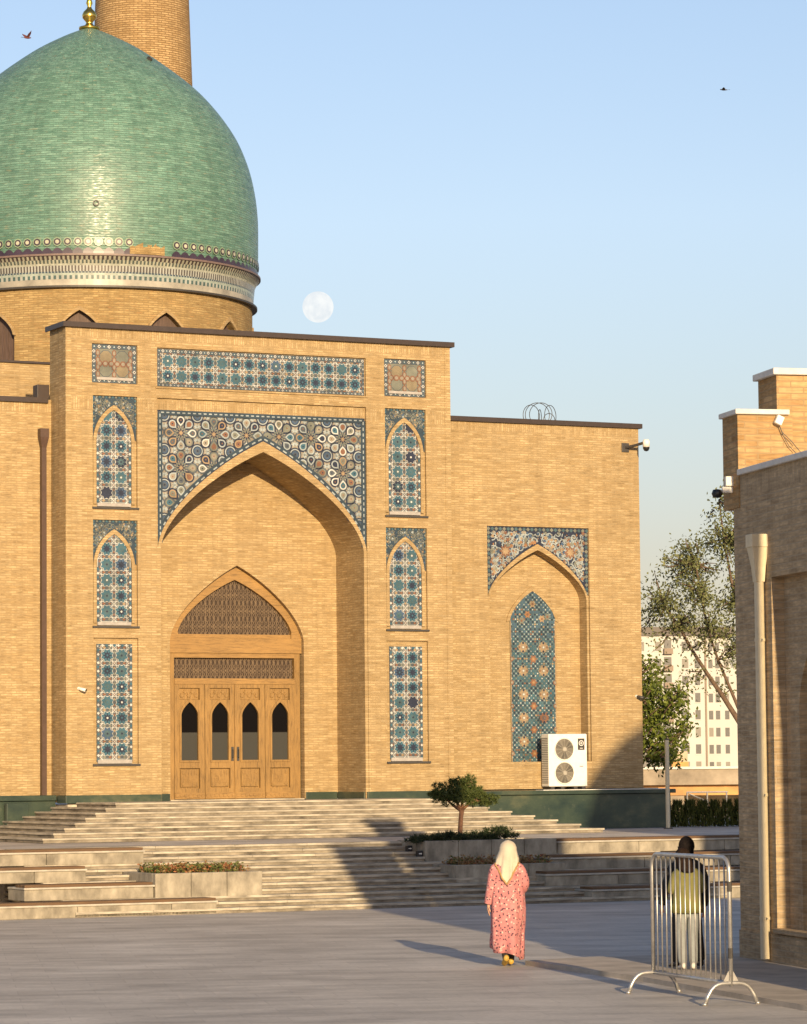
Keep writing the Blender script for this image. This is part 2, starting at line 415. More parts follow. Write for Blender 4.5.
def bar(x0, z0, x1, z1, w):
    dx, dz = x1-x0, z1-z0; L = math.hypot(dx, dz); nx, nz = -dz/L*w/2, dx/L*w/2
    return [(x0+nx, z0+nz), (x1+nx, z1+nz), (x1-nx, z1-nz), (x0-nx, z0-nz)]
rng = random.Random(11)

# ================================================================== SETTING
g = G(); g.face([(-4000, -300, -0.02), (4000, -300, -0.02), (4000, 7000, -0.02), (-4000, 7000, -0.02)])
tag(g.obj('ground', M_earth), kind='structure')
g = G(); g.face([(-60, -60, 0), (60, -60, 0), (60, 140, 0), (-60, 140, 0)])
tag(g.obj('square_paving', M_pave), kind='structure')
# raised pavement with its kerb beside the right-hand building
g = G()
kz = 0.06
kp = [(1.54, 43.55), (2.83, 40.0), (4.15, 35.2), (7.6, 24.0), (30, 24.0), (30, 46.5), (4.9, 44.9), (2.4, 44.3)]
top = [(x, y, kz) for x, y in kp]
g.face(top[::1])
for i in range(len(kp)):
    p, q = kp[i], kp[(i+1) % len(kp)]
    g.face([(p[0], p[1], 0.0), (q[0], q[1], 0.0), (q[0], q[1], kz), (p[0], p[1], kz)])
tag(g.obj('pavement', M_walk, fix=True, bevel=0.015), kind='structure')
# upper terrace the mosque stands on
ZL, ZP = 1.14, 1.90
g = G(); g.box(-40, 60, -8.9, 90, 0.0, ZL-0.004)
ter = g.obj('terrace_paving', M_pave, loc=O, rot=(0, 0, TH)); tag(ter, kind='structure')

# ================================================================== STAIRS, BENCHES, PLANTERS (facade frame: x = a, y = -d)
def fthing(name, a, d, z, label, cat, group=None): return empty(name, FW(a, d, z), TH, label, cat, group)
W_ = 9.48
NL, TL, RL = 12, 0.33, ZL/12
NU, TU, RU = 8, 0.37, (ZP-ZL)/8
D_LOW, D_UP = 12.6, 4.9
st = fthing('lower_staircase', 2, D_LOW, 0, 'wide lower flight of pale stone steps rising from the square', 'staircase')
sh = Vector((2, -D_LOW, 0))
for k in range(NL):
    d = D_LOW-k*TL; z0, z1 = k*RL, (k+1)*RL
    g = G(); back = -(D_LOW-NL*TL)+0.3
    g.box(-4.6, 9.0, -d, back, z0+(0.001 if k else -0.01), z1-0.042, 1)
    # nosing slabs laid end to end with tiny joints
    x = -4.6
    while x < 9.0:
        L = min(rng.uniform(1.3, 1.7), 9.0-x)
        j = rng.uniform(-0.003, 0.003)
        g.box(x+0.003, x+L-0.003, -d-0.028+j, -d+TL+0.02+j, z1-0.042, z1+j*0.6, 0)
        x += L
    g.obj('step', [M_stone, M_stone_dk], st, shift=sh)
su = fthing('upper_staircase', 4.75, D_UP, ZL, 'upper flight of stone steps wrapping the porch below the carved doors', 'staircase')
sh = Vector((4.75, -D_UP, ZL))
AL, AR = 1.0-3.35, 9.9+0.7
for k in range(NU):
    d = D_UP-k*TU; z0, z1 = ZL+k*RU, ZL+(k+1)*RU
    a0, a1 = AL+k*TU, AR-k*TU
    g = G()
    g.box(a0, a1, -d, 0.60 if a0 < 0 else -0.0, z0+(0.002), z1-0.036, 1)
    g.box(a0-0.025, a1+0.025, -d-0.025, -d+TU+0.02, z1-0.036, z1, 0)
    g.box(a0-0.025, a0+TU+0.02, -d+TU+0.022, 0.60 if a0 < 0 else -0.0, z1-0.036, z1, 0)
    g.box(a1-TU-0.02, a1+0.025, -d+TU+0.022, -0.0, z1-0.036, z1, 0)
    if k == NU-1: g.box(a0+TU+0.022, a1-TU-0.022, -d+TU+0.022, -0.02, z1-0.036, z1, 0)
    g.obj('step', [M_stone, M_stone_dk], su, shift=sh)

g = G(); g.box(0.03, W_-0.03, 0.01, 0.93, 0.0, ZP-0.045); tag(g.obj('porch_platform', M_stone, None, loc=O, rot=(0, 0, TH)), kind='structure')
def bench(a0, a1, d, depth, z0, z1, label):
    t = fthing('terrace_bench', (a0+a1)/2, d, z0, label, 'bench', 'terraced block benches beside the steps')
    s_ = Vector(((a0+a1)/2, -d, z0))
    g = G(); x = a0
    while x < a1-0.01:
        L = min(rng.uniform(1.6, 2.2), a1-x)
        if a1-(x+L) < 0.5: L = a1-x
        g.box(x+0.004, x+L-0.004, -d, -d+depth, z0, z1-0.085); x += L
    g.obj('block', M_bench, t, shift=s_, bevel=0.012)
    g = G(); g.box(a0-0.01, a1+0.012, -d-0.03, -d+depth, z1-0.085, z1-0.05); g.obj('capping', M_cap, t, shift=s_, bevel=0.006)
    g = G()
    for i in range(3):
        y0 = -d-0.025+i*0.165
        g.box(a0, a1-0.03, y0, y0+0.155, z1-0.05, z1)
    g.obj('wooden_seat', M_wood_seat, t, shift=s_, bevel=0.006)
bench(-12.0, -1.88, 12.6, 0.75, 0.0, 0.285, 'long wood-topped bench on the square left of the steps, lowest row')
bench(-5.30, -2.82, 11.9, 0.85, 0.284, 0.57, 'short wood-topped bench ending against the left planter')
bench(-12.0, -3.74, 10.9, 0.9, 0.568, 0.855, 'left bench in third row up, just under the top bench')
bench(-12.0, -2.24, 10.0, 0.9, 0.853, 1.15, 'topmost wood-topped bench left of the steps at landing level')
bench(5.90, 16.0, 12.6, 0.75, 0.0, 0.285, 'shaded bench on the square right of the steps, lowest row')
bench(5.40, 16.0, 11.7, 0.85, 0.284, 0.57, 'shaded right bench in second row, behind the crowd barrier')
bench(5.97, 16.0, 10.8, 0.85, 0.568, 0.855, 'shaded right bench in third row, dark seat right of the lower planter')
bench(6.67, 16.0, 9.9, 0.9, 0.853, 1.15, 'top right bench whose pale block face is partly in sunlight')

def planter(a0, a1, d, depth, z0, z1, label):
    t = fthing('stone_planter', (a0+a1)/2, d, z0, label, 'planter', 'stone planters on the steps')
    s_ = Vector(((a0+a1)/2, -d, z0)); w = 0.14
    g = G()
    n = max(2, round((a1-a0)/0.75)); L = (a1-a0)/n
    for i in range(n): g.box(a0+i*L+0.004, a0+(i+1)*L-0.004, -d, -d+w, z0, z1)
    g.box(a0+0.004, a1-0.004, -d+depth-w, -d+depth, z0, z1)
    g.box(a0+0.004, a0+w, -d+w+0.002, -d+depth-w-0.002, z0, z1-0.002); g.box(a1-w, a1-0.004, -d+w+0.002, -d+depth-w-0.002, z0, z1-0.002)
    g.obj('wall', M_bench, t, shift=s_, bevel=0.012)
    g = G(); g.box(a0+w, a1-w, -d+w, -d+depth-w, z1-0.2, z1-0.05); g.obj('soil', M_soil, t, shift=s_)
    return t
planter(-2.80, -0.67, 11.92, 1.66, 0.15, 0.72, 'pale stone planter of reddish plants on the left steps')
planter(3.66, 6.60, 10.0, 1.25, 0.5, 1.16, 'upper shaded planter holding the small pine tree')
planter(3.66, 6.05, 11.3, 1.1, 0.2, 0.72, 'lower shaded planter of dry weeds right of the steps')

# small black step lights with a pale marker
for (a, d, z, lb) in ((3.53, 9.55, 0.952, 'small black step light box nearer the landing'), (3.59, 9.88, 0.857, 'small black step light box touching the upper planter')):
    t = fthing('step_light', a, d, z, lb, 'lamp')
    G().box(-0.055, 0.055, -0.05, 0.05, 0.0, 0.115).obj('housing', M_black, t, bevel=0.008)
    g = G(); g.poly([(-0.034, 0.05), (0.012, 0.05), (0.012, 0.038), (0.036, 0.058), (0.012, 0.078), (0.012, 0.066), (-0.034, 0.066)], -0.053); g.obj('marker', M_white, t)

# ================================================================== MOSQUE
mo = empty('mosque', O, TH, 'yellow brick mosque with tiled portal and green dome', 'mosque')
W = 9.48; ZT = 12.40; ZW = 10.80
XC = W/2
def mir(x0, x1): return W-x1, W-x0
OP = dict(x0=2.24, x1=7.24, zs=7.5, za=9.72)
# --- portal masonry
frames = [(0.63, 1.68, 8.36, 10.84), (0.63, 1.68, 5.74, 8.09), (0.63, 1.69, 2.72, 5.49)]
squares = (0.61, 1.69, 11.12, 11.99)
g = G()
holes = [rect(2.16, 7.32, 11.09, 11.97)]
for (x0, x1, z0, z1) in frames+[squares]:
    holes.append(rect(x0, x1, z0, z1)); a, b = mir(x0, x1); holes.append(rect(a, b, z0, z1))
outer = [(0, ZP), (2.16, ZP), (2.16, 10.84), (7.32, 10.84), (7.32, ZP), (W, ZP), (W, ZT), (0, ZT)]
g.slab(outer, holes, 0.0, 0.06)
outer2 = [(0, ZP), (OP['x0'], ZP)]+arch(**OP, n=22)+[(OP['x1'], ZP), (W, ZP), (W, ZT), (0, ZT)]
g.slab(outer2, [], 0.06, 1.0)
g.slab([(0.002, ZP), (OP['x0'], ZP)]+arch(**OP, n=22)+[(OP['x1'], ZP), (W-0.002, ZP), (W-0.002, ZW-0.02), (0.002, ZW-0.02)], [], 1.0, 1.5)
g.face([(0, 1.0, ZW-0.03), (W, 1.0, ZW-0.03), (W, 1.0, ZT), (0, 1.0, ZT)][::-1])
DO = dict(x0=3.06, x1=6.40, zs=5.50, za=7.24)
outer3 = [(1.0, ZP), (DO['x0'], ZP)]+arch(**DO, n=16)+[(DO['x1'], ZP), (W-1, ZP), (W-1, ZW-0.1), (1.0, ZW-0.1)]
g.slab(outer3, [], 1.5, 1.95)
g.box(0.01, W-0.01, 2.4, 4.0, ZP, ZW-0.1); g.box(0.01, W-0.01, 1.5, 2.398, ZW-0.12, ZW-0.05)
g.box(0.01, 0.9, 1.502, 2.398, ZP, ZW-0.122); g.box(W-0.9, W-0.01, 1.502, 2.398, ZP, ZW-0.122)
g.obj('portal', M_wall, mo)
# corner groove beside the left edge, as in the masonry: raised corner fillet
g = G(); g.box(-0.012, 0.12, -0.012, 0.4, ZP+0.16, ZT-0.01); g.obj('corner_fillet', M_wall2, mo)
g = G(); g.box(W-0.13, W+0.012, -0.012, 0.4, ZP+0.16, ZT-0.01); g.obj('corner_fillet', M_wall2, mo)
# --- arch band
inner = arch(OP['x0'], OP['x1'], 7.5, 9.72, n=22)
outerb = arch(2.165, 7.315, 7.5, 9.96, n=22)
g = G(); g.ring([(2.24, ZP)]+inner+[(7.24, ZP)], [(2.165, ZP)]+outerb+[(7.315, ZP)], 0.012, 0.06); g.obj('arch_band', M_wall2, mo)
# --- flashing
def flash(x0, x1, y0, y1, z):
    g = G(); g.box(x0, x1, y0, y1, z, z+0.035); g.box(x0-0.005, x1+0.005, y0-0.006, y0+0.03, z-0.075, z+0.037)
    g.box(x0-0.006, x0+0.03, y0+0.031, y1, z-0.075, z+0.036); g.box(x1-0.03, x1+0.006, y0+0.031, y1, z-0.075, z+0.036)
    g.obj('roof_flashing', M_flash, mo)
flash(-0.09, W+0.09, -0.09, 1.05, ZT)
# --- wings
YW = 0.93
NI = dict(x0=10.97, x1=13.60, zs=6.55, za=7.72)
X1 = 15.10
g = G()
# surface 1 with the shallow frame, surface 2 with the niche opening
g.slab(rect(W, X1, 2.06, ZW), [rect(10.92, 13.68, 2.70, 8.27)], YW, YW+0.05)
g.slab([(W, 2.06), (10.97, 2.06)]+arch(**NI, n=18)+[(13.60, 2.06), (X1, 2.06), (X1, ZW), (W, ZW)], [], YW+0.05, YW+0.36)
g.obj('right_wing_front', M_wall, mo)
# the plain wall below the frame is flush with the niche plane: body behind
g = G(); g.box(W, X1, YW+0.36, 14.0, 2.06, ZW); g.obj('right_wing', M_wall, mo)
g = G(); g.box(-9.0, 0.0, YW, 14.0, 2.06, ZW); g.obj('left_wing', M_wall, mo)
g = G(); g.box(0.002, W-0.002, 4.002, 14.0, 2.06, ZW-0.01); g.obj('prayer_hall', M_wall2, mo)
flash(W+0.095, X1+0.07, YW-0.07, 14.0, ZW)
flash(-9.0, -0.095, YW-0.07, 14.0, ZW)
G().box(-0.30, -0.02, YW+0.05, YW+0.35, ZW+0.04, ZW+0.34).obj('roof_box', M_flash, mo, bevel=0.01)
# square base under the drum
g = G(); g.box(-1.9, 11.2, 5.2, 17.5, ZW-0.2, 12.15); g.obj('drum_base', M_wall2, mo)
g = G(); g.box(-1.95, 11.25, 5.14, 17.55, 12.15, 12.20); g.obj('roof_flashing', M_flash, mo)
# green marble skirting and podium
def mar(x0, x1, y0, y1, z0, z1):
    g = G(); g.box(x0, x1, y0, y1, z0, z1); g.obj('marble_plinth', M_marble, mo, bevel=0.01)
mar(-0.03, 2.22, -0.04, 0.5, ZP-0.02, 2.055); mar(7.262, W+0.03, -0.04, 0.5, ZP-0.02, 2.055)
mar(7.213, 7.245, 0.052, 1.46, ZP-0.02, 2.05)
mar(2.3, 3.04, 1.462, 1.6, ZP-0.02, 2.05); mar(6.42, 7.212, 1.462, 1.6, ZP-0.02, 2.05)
mar(W+0.032, 14.75, -0.9, YW-0.03, ZL, 1.94); mar(W+0.032, 14.85, -0.98, YW+0.1, 1.942, 2.035)
mar(14.852, X1+0.25, YW-0.28, 14, ZL, 2.058)
mar(-9.0, -0.034, YW-0.35, YW-0.03, ZL, 1.94); mar(-9.0, -0.034, YW-0.42, YW+0.1, 1.942, 2.058)
mar(-1.25, -0.75, YW-0.6, YW-0.43, ZL, 1.90)
G().box(11.3, 14.6, -0.97, -0.6, 2.036, 2.05).obj('white_ledge', M_white, mo)

# --- tile work ------------------------------------------------------
def star_cells(g, x0, x1, z0, z1, nc, nr, conv, y, wine=0.0):
    """rows of eight-pointed teal stars tied by white strapwork and rust petals"""
    px, pz = (x1-x0)/nc, (z1-z0)/nr; p = min(px, pz)
    def put(pts, yy, mi):
        c = clip(pts, conv)
        if c: g.poly(c, yy, mi)
    lw = 0.011
    for i in range(nc+1):
        for s_ in (-0.13, 0.13):
            x = x0+i*px+s_*px; put(bar(x, z0-0.2, x, z1+0.2, lw), y-0.004, WHITE)
    for j in range(nr+1):
        for s_ in (-0.13, 0.13):
            z = z0+j*pz+s_*pz; put(bar(x0-0.2, z, x1+0.2, z, lw), y-0.0045, WHITE)
    for i in range(nc+1):
        for j in range(nr+1):
            cx, cz = x0+i*px, z0+j*pz
            put(ngon(cx, cz, 4, p*0.10, math.pi/4), y-0.003, rng.choice((RUST, RUST, SAGE, GREY)))
            if i < nc: 
                for k in (0.3, 0.7): put(ngon(cx+px*k, cz, 4, p*0.10, 0, 1.3), y-0.003, rng.choice((RUST, SAGE, RUST, TAN)))
            if j < nr:
                for k in (0.3, 0.7): put(ngon(cx, cz+pz*k, 4, p*0.10, 0, 0.7), y-0.003, rng.choice((RUST, SAGE, RUST, TAN)))
    for i in range(nc+1):
        for j in range(nr+1):
            cx, cz = x0+i*px, z0+j*pz
            for sg in (-1, 1): put(bar(cx-p*0.21, cz-sg*p*0.21, cx+p*0.21, cz+sg*p*0.21, lw), y-0.0052, WHITE)
    for i in range(nc):
        for j in range(nr):
            cx, cz = x0+(i+0.5)*px, z0+(j+0.5)*pz
            put(star(cx, cz, 8, p*0.485, p*0.365, math.pi/8), y-0.008, WHITE)
            r = rng.random()
            mi = TEAL if r > 0.14 else (NAVY if r > 0.07 else BLUE)
            put(star(cx, cz, 8, p*0.455, p*0.335, math.pi/8), y-0.012, mi)
            put(star(cx, cz, 8, p*0.34, p*0.15, 0), y-0.016, NAVY if rng.random() < 0.55 else TURQ)
            put(ngon(cx, cz, 8, p*0.07), y-0.020, rng.choice((WHITE, NAVY, NAVY, TEAL)))
def border(g, outl, inl, y, pitch=0.11):
    """checked border strip between two rectangles (x0, x1, z0, z1)"""
    x0, x1, z0, z1 = outl; a0, a1, b0, b1 = inl
    for (u0, u1, v0, v1, hor) in ((x0, x1, b1, z1, True), (x0, x1, z0, b0, True), (x0, a0, b0, b1, False), (a1, x1, b0, b1, False)):
        g.poly(rect(u0, u1, v0, v1), y, GREY)
        n = max(2, int((u1-u0 if hor else v1-v0)/pitch))
        for i in range(n):
            if hor: cx, cz = u0+(i+0.5)*(u1-u0)/n, (v0+v1)/2
            else: cx, cz = (u0+u1)/2, v0+(i+0.5)*(v1-v0)/n
            r = min(pitch, (v1-v0) if hor else (u1-u0))*0.42
            g.poly(ngon(cx, cz, 4, r, 0), y-0.004, WHITE if i % 2 else TEAL)
            g.poly(ngon(cx, cz, 4, r*0.45, 0), y-0.008, NAVY if i % 2 else WHITE)
def scrolls(g, inside, x0, x1, z0, z1, y, n, r0, light, cols, lw=0.02):
    """arabesque: spirals of thin light strap with blossoms and leaves"""
    for i in range(n):
        for _ in range(30):
            cx, cz = rng.uniform(x0, x1), rng.uniform(z0, z1)
            if inside(cx, cz): break
        else: continue
        rad = r0*rng.uniform(0.6, 1.15); sg = rng.choice((-1, 1)); ph = rng.uniform(0, 6.28)
        pts = []
        for k in range(16):
            t = k/15*1.55*2*math.pi; rr = rad*(1-k/15*0.8)
            pts.append((cx+rr*math.cos(ph+sg*t), cz+rr*math.sin(ph+sg*t)))
        yy = y-0.004-0.0006*(i % 5)
        for a, b in zip(pts, pts[1:]):
            if inside(*a) and inside(*b) and math.dist(a, b) > 1e-4: g.poly(bar(*a, *b, lw), yy, light)
        if inside(cx, cz):
            g.poly(star(cx, cz, 5, rad*0.42, rad*0.2, ph), y-0.009-0.0006*(i % 5), rng.choice(cols))
        for _ in range(5):
            t = rng.uniform(0, 6.28); q = (cx+rad*1.15*math.cos(t), cz+rad*1.15*math.sin(t))
            if inside(*q): g.poly(ngon(q[0], q[1], 5, rad*rng.uniform(0.12, 0.24), t, 0.7), y-0.007-0.0005*(i % 5), rng.choice(cols+[light]))
def under_arch(A, x, z, mg=0.0):
    """True when (x, z) is below the curve (inside the opening) widened by mg"""
    pts = A
    for (xa, za), (xb, zb) in zip(pts, pts[1:]):
        if min(xa, xb) <= x <= max(xa, xb) and abs(xb-xa) > 1e-9:
            return z < za+(zb-za)*(x-xa)/(xb-xa)+mg
    return x > pts[0][0]-mg and x < pts[-1][0]+mg and z < pts[0][1]
def sill(x0, x1, z, y):
    g = G(); g.box(x0, x1, y-0.05, 0.058, z, z+0.075); return g
def tall_window(x0, x1, z0, z1):
    """framed pointed tile window with an arabesque spandrel"""
    tx0, tx1 = x0+0.09, x1-0.13
    zs, za = z1-1.02, z1-0.36
    rk = dict(n=12, c1=(0.5, 0.16), c2=(1.0, 0.5))
    zs -= 0.02; za += 0.05
    A_in = arch(tx0, tx1, zs, za, **rk); A_out = arch(tx0-0.075, tx1+0.075, zs, za+0.11, **rk)
    g = G(); g.ring([(tx0, z0+0.08)]+A_in+[(tx1, z0+0.08)], [(tx0-0.075, z0+0.08)]+A_out+[(tx1+0.075, z0+0.08)], 0.018, 0.06); g.obj('arch_moulding', M_wall2, mo)
    g = G()
    ed = [(x0+0.01, z1-0.01), (x1-0.01, z1-0.01), (x1-0.01, zs+0.05)]
    Aclip = [p for p in A_out if p[1] > zs+0.05]
    poly = ed+list(reversed(Aclip))+[(x0+0.01, zs+0.05)]
    g.prism(poly, 0.046, 0.059, BORD)
    ins = lambda x, z: x0+0.05 < x < x1-0.05 and zs+0.08 < z < z1-0.05 and not under_arch(A_out, x, z, 0.02)
    scrolls(g, ins, x0, x1, zs, z1, 0.046, 40, 0.085, SAGE, [TAN, GREY, PALE, BORD, BLUE], 0.014)
    for i in range(14):
        xx = x0+0.03+i*(x1-x0-0.06)/13; g.poly(ngon(xx, z1-0.03, 4, 0.028), 0.038, SAGE if i % 2 else TEAL)
    for xx in (x0+0.03, x1-0.03):
        for i in range(9): g.poly(ngon(xx, z1-0.09-i*0.075, 4, 0.028), 0.038, SAGE if i % 2 else TEAL)
    g.obj('tile_spandrel', TILES, mo)
    g = G(); out = arch_door(tx0, tx1, z0+0.08, zs, za, **rk)
    g.prism(out, 0.052, 0.059, GREY)
    nr = max(4, round((zs+0.3-z0)/0.345)); q = (tx1-tx0)*0.5
    n = round((za-z0-0.2)/0.36)+1
    star_cells(g, XCt(tx0, tx1)-0.34, XCt(tx0, tx1)+0.34, z0+0.16, z0+0.16+n*0.345, 2, n, out, 0.050)
    side_dots(g, out, tx0, tx1, z0+0.1, zs, 0.031)
    g.obj('tile_window', TILES, mo)
    g = G(); g.box(tx0+0.02, tx1-0.02, 0.018, 0.058, z0+0.03, z0+0.10); g.obj('pale_sill', M_sill, mo)
    g = G(); g.box(x0-0.02, x1+0.03, -0.045, 0.05, z0-0.03, z0+0.012); g.obj('sill', M_dark, mo)
def XCt(a, b): return (a+b)/2
def side_dots(g, conv, x0, x1, z0, z1, y):
    for x in (x0+0.035, x1-0.035):
        g.poly(rect(x-0.033, x+0.033, z0, z1), y+0.004, GREY)
        n = int((z1-z0)/0.09)
        for i in range(n):
            g.poly(ngon(x, z0+(i+0.5)*(z1-z0)/n, 4, 0.034), y-0.001, WHITE if i % 2 else TEAL)
def low_window(x0, x1, z0, z1):
    tx0, tx1 = x0+0.09, x1-0.13
    g = G(); b = (tx0, tx1, z0+0.06, z1-0.13)
    g.prism(rect(*b), 0.052, 0.059, GREY)
    star_cells(g, XCt(tx0, tx1)-0.34, XCt(tx0, tx1)+0.34, b[2]+0.1, b[3]-0.08, 2, 7, rect(*b), 0.050)
    side_dots(g, None, tx0, tx1, b[2], b[3], 0.031)
    n = 9
    for i in range(n): g.poly(ngon(tx0+(i+0.5)*(tx1-tx0)/n, b[3]-0.035, 4, 0.036), 0.030, WHITE if i % 2 else TEAL)
    g.obj('tile_window', TILES, mo)
    g = G(); g.box(tx0+0.02, tx1-0.02, 0.018, 0.058, z0+0.02, z0+0.10); g.obj('pale_sill', M_sill, mo)
    g = G(); g.box(x0-0.02, x1+0.03, -0.045, 0.05, z0-0.035, z0+0.012); g.obj('sill', M_dark, mo)
for side in (0, 1):
    for i, (x0, x1, z0, z1) in enumerate(frames):
        if side: x0, x1 = mir(x0, x1)
        (low_window if i == 2 else tall_window)(x0, x1, z0, z1)
    x0, x1, z0, z1 = squares
    if side: x0, x1 = mir(x0, x1)
    g = G(); g.prism(rect(x0+0.01, x1-0.01, z0+0.01, z1-0.01), 0.048, 0.059, SAGE)
    border(g, (x0+0.01, x1-0.01, z0+0.01, z1-0.01), (x0+0.11, x1-0.11, z0+0.10, z1-0.11), 0.042)
    ix0, ix1, iz0, iz1 = x0+0.12, x1-0.12, z0+0.12, z1-0.12
    for (cx, cz, mi) in ((0.27, 0.73, OCHRE), (0.73, 0.73, SAGE), (0.27, 0.27, SAGE), (0.73, 0.27, OCHRE)):
        g.poly(ngon(ix0+(ix1-ix0)*cx, iz0+(iz1-iz0)*cz, 8, 0.165, math.pi/8), 0.0445, GREY)
        g.poly(ngon(ix0+(ix1-ix0)*cx, iz0+(iz1-iz0)*cz, 8, 0.15, math.pi/8), 0.043, mi)
    for k in (0.04, 0.5, 0.96):
        x = ix0+(ix1-ix0)*k
        for j in range(4):
            cz = iz0+(iz1-iz0)*(j+0.5)/4
            g.poly(ngon(x, cz, 6, 0.085, math.pi/2, 0.65), 0.038, RUST); g.poly(ngon(x, cz, 6, 0.052, math.pi/2, 0.62), 0.034, PINK)
    for j in range(6):
        cx = ix0+(ix1-ix0)*(j+0.5)/6
        g.poly(ngon(cx, (iz0+iz1)/2, 6, 0.075, 0, 1.1), 0.036, RUST); g.poly(ngon(cx, (iz0+iz1)/2, 6, 0.044, 0, 1.1), 0.032, PINK)
    g.obj('tile_square', TILES, mo)
    G().box(x0+0.12, x1-0.1, 0.01, 0.058, z0+0.07, z0+0.13).obj('pale_sill', M_sill, mo)
# frieze of stars
g = G(); fx0, fx1, fz0, fz1 = 2.18, 7.30, 11.11, 11.95
g.prism(rect(fx0, fx1, fz0, fz1), 0.050, 0.059, GREY)
border(g, (fx0, fx1, fz0, fz1), (fx0+0.06, fx1-0.06, fz0+0.06, fz1-0.09), 0.046, 0.09)
star_cells(g, fx0+0.08, fx1-0.08, fz0+0.07, fz1-0.10, 15, 2, rect(fx0+0.065, fx1-0.065, fz0+0.065, fz1-0.095), 0.040)
g.obj('tile_frieze', TILES, mo)
G().box(2.12, 7.36, -0.03, 0.05, 11.055, 11.085).obj('frieze_ledge', M_wall2, mo)
# great spandrel of rosettes
g = G(); sx0, sx1, sz1 = 2.175, 7.305, 10.58
Ain = arch(2.165, 7.315, 7.5, 9.96, n=22); Abd = arch(2.10, 7.38, 7.45, 10.09, n=22)
poly = [(sx0, sz1), (sx1, sz1), (sx1, 7.6)]+[p for p in reversed(Ain) if p[1] > 7.6 and sx0 < p[0] < sx1]+[(sx0, 7.6)]
g.prism(poly, 0.050, 0.059, PINK)
box_c = rect(sx0, sx1, 7.55, sz1)
def sput(pts, y, mi):
    c = clip(pts, box_c)
    if c: g.poly(c, y, mi)
ok = lambda x, z, mg=0.02: sx0-0.3 < x < sx1+0.3 and z > 7.55 and z < sz1+0.3 and not under_arch(Ain, x, z, mg)
PT = 0.80
for i in range(-1, 8):
    for j in range(-1, 5):
        cx, cz = XC-0.35+(i-3)*PT+0.75, sz1-0.50-j*0.78
        for k in range(8):
            t = k*math.pi/4+math.pi/8*0
            if ok(cx+0.30*math.cos(t), cz+0.30*math.sin(t)):
                q = (cx+0.285*math.cos(t), cz+0.285*math.sin(t))
                sput(drop(*q, 0.128, t+math.pi), 0.046, NAVY if k % 2 else GREY); sput(drop(*q, 0.090, t+math.pi), 0.042, rng.choice((WHITE, PALE, PALE, TAN, SAGE)))
                sput(bar(cx+0.10*math.cos(t), cz+0.10*math.sin(t), cx+0.20*math.cos(t), cz+0.20*math.sin(t), 0.085), 0.0475, rng.choice((GREY, TEAL, NAVY)))
                sput(drop(*q, 0.060, t+math.pi), 0.038, rng.choice((SAGE, PINK, TEAL, RUST, GREY, NAVY))); sput(ngon(*q, 6, 0.018), 0.034, rng.choice((NAVY, RUST)))
                # pale six-pointed stars between the petals
                t2 = t+math.pi/8; q2 = (cx+0.40*math.cos(t2), cz+0.40*math.sin(t2))
                if ok(*q2): sput(star(*q2, 5, 0.072, 0.030, t2), 0.045, PALE)
        if ok(cx, cz):
            sput(star(cx, cz, 8, 0.175, 0.095, 0), 0.045, SAGE); sput(star(cx, cz, 8, 0.13, 0.06, 0), 0.041, NAVY)
            sput(star(cx, cz, 8, 0.08, 0.03, math.pi/8), 0.037, TAN)
        mx, mz = cx+PT/2, cz+0.39
        if ok(mx, mz):
            for r_, mi, yy in ((0.160, NAVY, 0.046), (0.132, PALE, 0.042), (0.105, NAVY, 0.038), (0.085, BLUE, 0.036)): sput(ngon(mx, mz, 16, r_), yy, mi)
            sput(star(mx, mz, 6, 0.08, 0.035), 0.034, GREY); sput(ngon(mx, mz, 6, 0.025), 0.030, NAVY)
def strip(pts, w, y, cols, dash):
    """border strip along a line of points with dashes"""
    d0 = 0.0
    for a, b in zip(pts, pts[1:]):
        L = math.dist(a, b)
        if L < 1e-6: continue
        c = clip(bar(*a, *b, w), box_c)
        if c: g.poly(c, y, cols[0])
        n = max(1, round(L/dash))
        for i in range(n):
            p = (a[0]+(b[0]-a[0])*(i+0.2)/n, a[1]+(b[1]-a[1])*(i+0.2)/n); q = (a[0]+(b[0]-a[0])*(i+0.75)/n, a[1]+(b[1]-a[1])*(i+0.75)/n)
            c = clip(bar(*p, *q, w*0.24), box_c)
            if c: g.poly(c, y-0.004, cols[1])
mid = [((a[0]+b[0])/2, (a[1]+b[1])/2) for a, b in zip(Ain, Abd)]
for off_, w_ in ((0.5, 0.13),): strip([p for p in mid if p[1] > 7.6], 0.135, 0.028, (BORD, PALE), 0.13)
strip([p for p in Ain if p[1] > 7.62], 0.05, 0.026, (NAVY, NAVY), 0.3)
strip([(sx0+0.055, 7.62), (sx0+0.055, sz1-0.055), (sx1-0.055, sz1-0.055), (sx1-0.055, 7.62)], 0.115, 0.020, (BORD, PALE), 0.13)
g.obj('tile_spandrel', TILES, mo)

# right wing niche: arabesque spandrel, band and tall tile panel
Y0 = YW+0.05
An = arch(NI['x0'], NI['x1'], NI['zs'], NI['za'], n=18); Ao = arch(10.925, 13.645, 6.55, 7.86, n=18)
g = G(); g.ring([(10.97, 2.72)]+An+[(13.60, 2.72)], [(10.925, 2.72)]+Ao+[(13.645, 2.72)], YW+0.01, YW+0.052); g.obj('arch_moulding', M_wall2, mo)
g = G()
poly = [(10.93, 8.26), (13.67, 8.26), (13.67, 6.65)]+[p for p in reversed(Ao) if p[1] > 6.65]+[(10.93, 6.65)]
g.prism(poly, YW+0.038, YW+0.049, NAVY)
ins = lambda x, z: 11.03 < x < 13.56 and 6.68 < z < 8.15 and not under_arch(Ao, x, z, 0.03)
scrolls(g, ins, 10.95, 13.6, 6.7, 8.2, YW+0.038, 110, 0.15, PALE, [TAN, RUST, ORANGE, BLUE, SAGE, PINK], 0.024)
